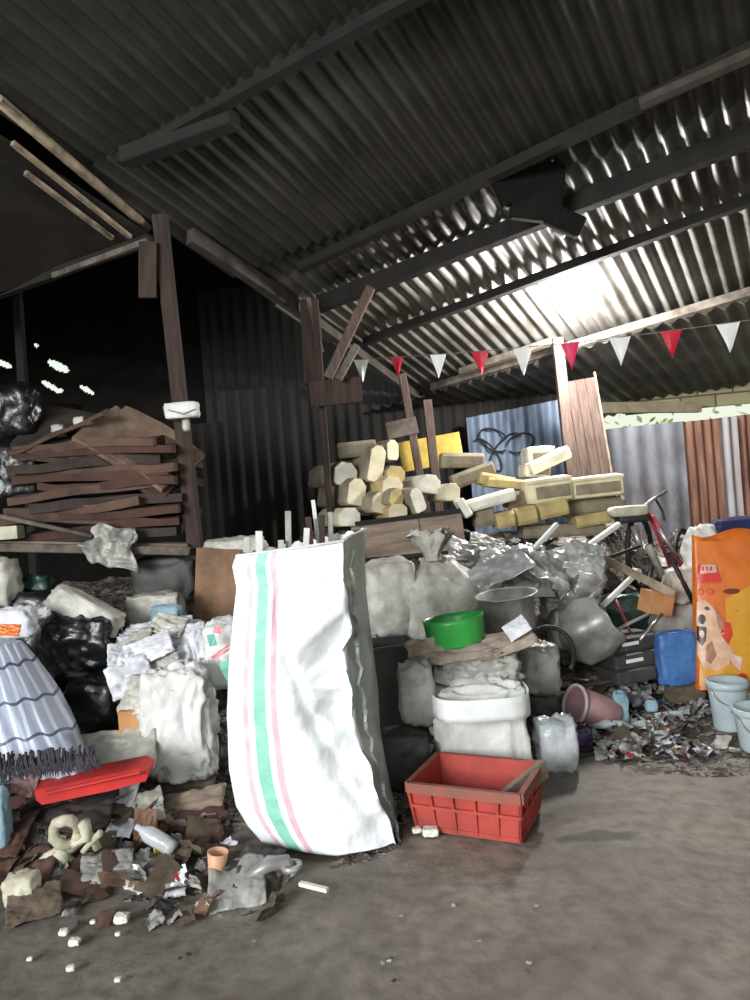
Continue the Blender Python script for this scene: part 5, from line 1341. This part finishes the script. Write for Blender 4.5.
# cream foam tangle: ring with arms
bm = bmesh.new(); Yf = 2.92; pc = P(78, 838, Yf); 
def noodle(pts, r):
    add_tube(bm, [P(x, y, Yf + .02 * math.sin(i)) - pc for i, (x, y) in enumerate(pts)], r, 8)
noodle([(66 + 13 * math.cos(a), 833 + 13 * math.sin(a)) for a in [2 * math.pi * i / 14 for i in range(15)]], .022)
noodle([(40, 862), (55, 855), (72, 848), (88, 836), (84, 822)], .026); noodle([(80, 822), (90, 835), (98, 850)], .016); noodle([(28, 858), (45, 868), (62, 876), (70, 880)], .018); noodle([(58, 850), (66, 856), (50, 862)], .03); noodle([(100, 832), (88, 846), (84, 852)], .014)
for v in bm.verts: v.co += Vector((noise.noise(v.co * 25), noise.noise(v.co * 25 + Vector((5, 0, 0))), noise.noise(v.co * 25 + Vector((0, 5, 0))))) * .012
o = obj('foam_tangle', bm, M_cream, smooth=True); o.location = pc; tag(o, 'cream looped foam tangle on the heap edge at the lower left', 'foam')
blob('cloth_wad', (4, 872, 40, 905), M_cream, 'dirty cream wad at the left edge of the ground', 'wad', dr=.8, seed=200, crumple=.3)
blob('rubber_ball', (154, 842, 168, 855), M_ball, 'small yellow ball on the dirt', 'ball', dr=1, seed=201, boxy=1, crumple=.05, sub=3)
Yc = G(216, 878).y
o = lathe_obj('plastic_cup', [(0, 0), (.028, 0), (.04, .095), (.037, .095), (.026, .006), (0, .006)], M_peach, G(216, 880) + UP * .0, 'peach plastic cup standing tilted on the dirt', 'cup', rot=(0, .15, 0), n=24, scale=(1.0, 1.0, 1.15))
# old shoe: dark body, sole
root = empty('slipper', G(245, 872), 'dark worn slipper lying by the peach cup', 'slipper', .4)
bm = blob_bm(.2, .08, .05, 9, boxy=.8, crumple=.08, sub=3); 
for v in bm.verts: v.co.z += .04
obj('upper', bm, M_rubber, root, smooth=True); bm = bmesh.new(); add_box(bm, (0, 0, .008), (.21, .085, .016), bev=.006); obj('sole', bm, M_paper, root)
root = empty('metal_fitting', G(276, 878), 'dull grey metal elbow lying at the sack foot', 'fitting', .3)
bm = bmesh.new(); add_tube(bm, [Vector((-.11, 0, .03)), Vector((-.02, 0, .06)), Vector((.04, 0, .05)), Vector((.06, -.02, .02))], [.02, .03, .03, .022], 12); obj('elbow', bm, M_steel, root, smooth=True)
bm = bmesh.new(); add_lathe(bm, [(.022, -.01), (.04, -.01), (.04, .01), (.022, .01), (.022, -.01)], 20); o = obj('flange', bm, M_steel, root, smooth=True); o.location = (.06, -.02, .02 + .02)
bar('white_strip', G(228, 880) + UP * .012, G(262, 884) + UP * .012, .03, .008, M_pflag, 'short white plastic strip in front of the dark slipper', 'strip')
bar('bone_strip', G(300, 886) + UP * .01, G(328, 893) + UP * .01, .02, .015, M_foamw, 'curved off-white plastic piece on the open dirt', 'scrap')
# white chunks on the open dirt
CH_ = [(122, 921, 15, 'largest white chunk on the open dirt'), (64, 934, 10, 'white chunk left of the largest, upper of a close pair'), (75, 944, 12, 'white chunk, lower of the close pair at the lower left'), (71, 970, 9, 'flat white chunk nearest the camera at the lower left'), (93, 923, 6, 'tiny white chunk just left of the largest white chunk'), (118, 935, 6, 'tiny white chunk just below the largest white chunk'),
       (417, 832, 10, 'off-white shard left of the crate corner'), (431, 835, 16, 'broad off-white shard in front of the red crate'), (30, 960, 6, 'small brownish pebble chip at the lower left'), (118, 981, 7, 'small pale chip near the bottom edge')]
for i, (x, y, w, lb) in enumerate(CH_):
    p = G(x, y); bm = blob_bm(px2m(w, p.y), px2m(w, p.y) * .8, px2m(w, p.y) * .55, 210 + i, boxy=.7, crumple=.3, sub=3)
    o = obj('foam_chunk', bm, M_foamw); o.location = p + UP * px2m(w, p.y) * .22; tag(o, lb, 'chunk')
# ------------------------------------------------------------------ loose small scrap scattered over the heap
rnd = random.Random(21)
KIND = {}
def kind_mesh(key, bm, m):
    me = bpy.data.meshes.new(key); bmesh.ops.recalc_face_normals(bm, faces=bm.faces); bm.to_mesh(me); bm.free(); me.materials.append(m)
    for p in me.polygons: p.use_smooth = True
    return me
SC = []
for k in range(4):
    for (nm, m) in (('paper_scrap', M_paper), ('paper_scrap', M_whitedirty)): SC.append((nm, kind_mesh(nm, sheet_bm(.11, .08, 300 + k, .22, n=8), m), 'white' if m is M_paper else 'dirty white'))
    SC.append(('film_scrap', kind_mesh('film_scrap', sheet_bm(.14, .1, 320 + k, .25, n=8), M_grey), 'grey'))
    SC.append(('film_scrap', kind_mesh('film_scrap', sheet_bm(.12, .09, 330 + k, .25, n=8), M_darkgrey), 'dark'))
    SC.append(('cardboard_scrap', kind_mesh('cardboard_scrap', sheet_bm(.14, .1, 340 + k, .08, n=6), (M_card, M_cardd2, M_soil, M_cardd)[k]), 'brown'))
    SC.append(('cardboard_scrap', kind_mesh('cardboard_scrap', sheet_bm(.16, .12, 370 + k, .14, n=6), M_soil), 'muddy'))
    SC.append(('metal_scrap', kind_mesh('metal_scrap', sheet_bm(.12, .09, 350 + k, .3, n=8), M_foil), 'silver'))
for k, (m, c) in enumerate(((M_blue, 'blue'), (M_red, 'red'), (M_dgreen, 'green'))):
    SC.append(('plastic_scrap', kind_mesh('plastic_scrap', sheet_bm(.08, .05, 360 + k, .25, n=6), m), c))
bmz = bmesh.new(); add_tube(bmz, [Vector((-.12, 0, 0)), Vector((0, .01, .01)), Vector((.12, 0, 0))], .006, 6); SC.append(('thin_rod', kind_mesh('thin_rod', bmz, M_chrome), 'pale'))
bmz = bmesh.new(); add_lathe(bmz, [(0, 0), (.03, 0), (.032, .02), (.032, .12), (.012, .16), (.012, .18), (0, .18)], 12); bmesh.ops.rotate(bmz, verts=bmz.verts, matrix=Matrix.Rotation(math.radians(90), 3, 'Y')); SC.append(('plastic_bottle', kind_mesh('plastic_bottle', bmz, M_clear), 'cloudy'))
REG = [('left', (0, 795, 232, 895), 110, .9), ('left', (110, 700, 225, 800), 14, 1), ('left', (0, 590, 225, 640), 14, 1.1), ('centre', (360, 560, 470, 650), 14, 1), ('centre', (380, 650, 440, 790), 12, 1),
       ('right', (545, 688, 745, 757), 250, .72), ('right', (540, 600, 700, 690), 60, .9), ('upper', (466, 540, 600, 610), 26, 1), ('upper', (590, 530, 700, 600), 30, 1.2), ('right', (545, 600, 700, 690), 40, 1.7), ('far right', (745, 700, 860, 750), 24, .8), ('left ground', (60, 850, 330, 930), 50, .5), ('open ground', (150, 905, 560, 990), 16, .16)]
PL = {'far right': 'on the rubbish at the far right', 'left': 'in the left heap', 'centre': 'between the sack and the bale', 'right': 'on the low right-hand rubbish slope', 'upper': 'on the metal scrap pile', 'left ground': 'on the dirt by the sack foot', 'open ground': 'on the open dirt in front'}
for (rg_, (x0, y0, x1, y1), n_, sc) in REG:
    for i in range(n_):
        px, py = rnd.uniform(x0, x1), rnd.uniform(y0, y1)
        if rg_ == 'right' and px > 705 and py < 745: continue
        nm, me, c = rnd.choice(SC)
        if rg_ in ('right', 'upper') and c in ('dark', 'muddy', 'brown') and rnd.random() < .65: nm, me, c = SC[rnd.choice((0, 1, 2, 5, 1, 2))]
        if rg_ in ('left', 'left ground') and py > 780 and rnd.random() < .45: nm, me, c = rnd.choice([q for q in SC if q[2] in ('muddy', 'brown')])
        if 'ground' in rg_ and nm in ('thin_rod', 'plastic_bottle'): continue
        if rg_ in ('left ground',) and 300 < px: continue
        if sc > .3:
            if nm == 'thin_rod' and rnd.random() < .3: continue
        p = hit(px, py); s_ = sc * rnd.uniform(.6, 1.4)
        o = bpy.data.objects.new(nm, me); COL.objects.link(o); o.location = p + UP * .025 * sc
        o.rotation_euler = (rnd.uniform(-.2, 1.1) if sc > .3 else 0, rnd.uniform(-.5, .5) if sc > .3 else 0, rnd.uniform(0, 6.28)); o.scale = (s_, s_, s_)
        word = {'paper_scrap': 'paper scrap', 'film_scrap': 'plastic film scrap', 'cardboard_scrap': 'cardboard scrap', 'metal_scrap': 'sheet metal scrap', 'plastic_scrap': 'hard plastic scrap', 'thin_rod': 'thin metal rod', 'plastic_bottle': 'plastic bottle'}[nm]
        tag(o, 'small %s %s lying %s' % (c, word, PL[rg_]), word.split()[-1], '%s %ss %s' % (c, word, PL[rg_]))
# ------------------------------------------------------------------ daylit bushes outside, behind the fence
bm = bmesh.new(); rnd = random.Random(4)
for i in range(900):
    c = Vector((rnd.uniform(1.2, 7.5), rnd.uniform(12.2, 13.2), rnd.uniform(.1, 3.6))); r_ = .09
    a = Vector((rnd.uniform(-1, 1), rnd.uniform(-1, 1), rnd.uniform(-1, 1))).normalized() * r_; b_ = Vector((rnd.uniform(-1, 1), rnd.uniform(-1, 1), rnd.uniform(-1, 1))).normalized() * r_ * .5
    bm.faces.new([bm.verts.new(c + a), bm.verts.new(c + b_), bm.verts.new(c - a), bm.verts.new(c - b_)])
o = obj('bush', bm, M_leaf); tag(o, 'sunlit pale green bush outside behind the fence', 'bush')
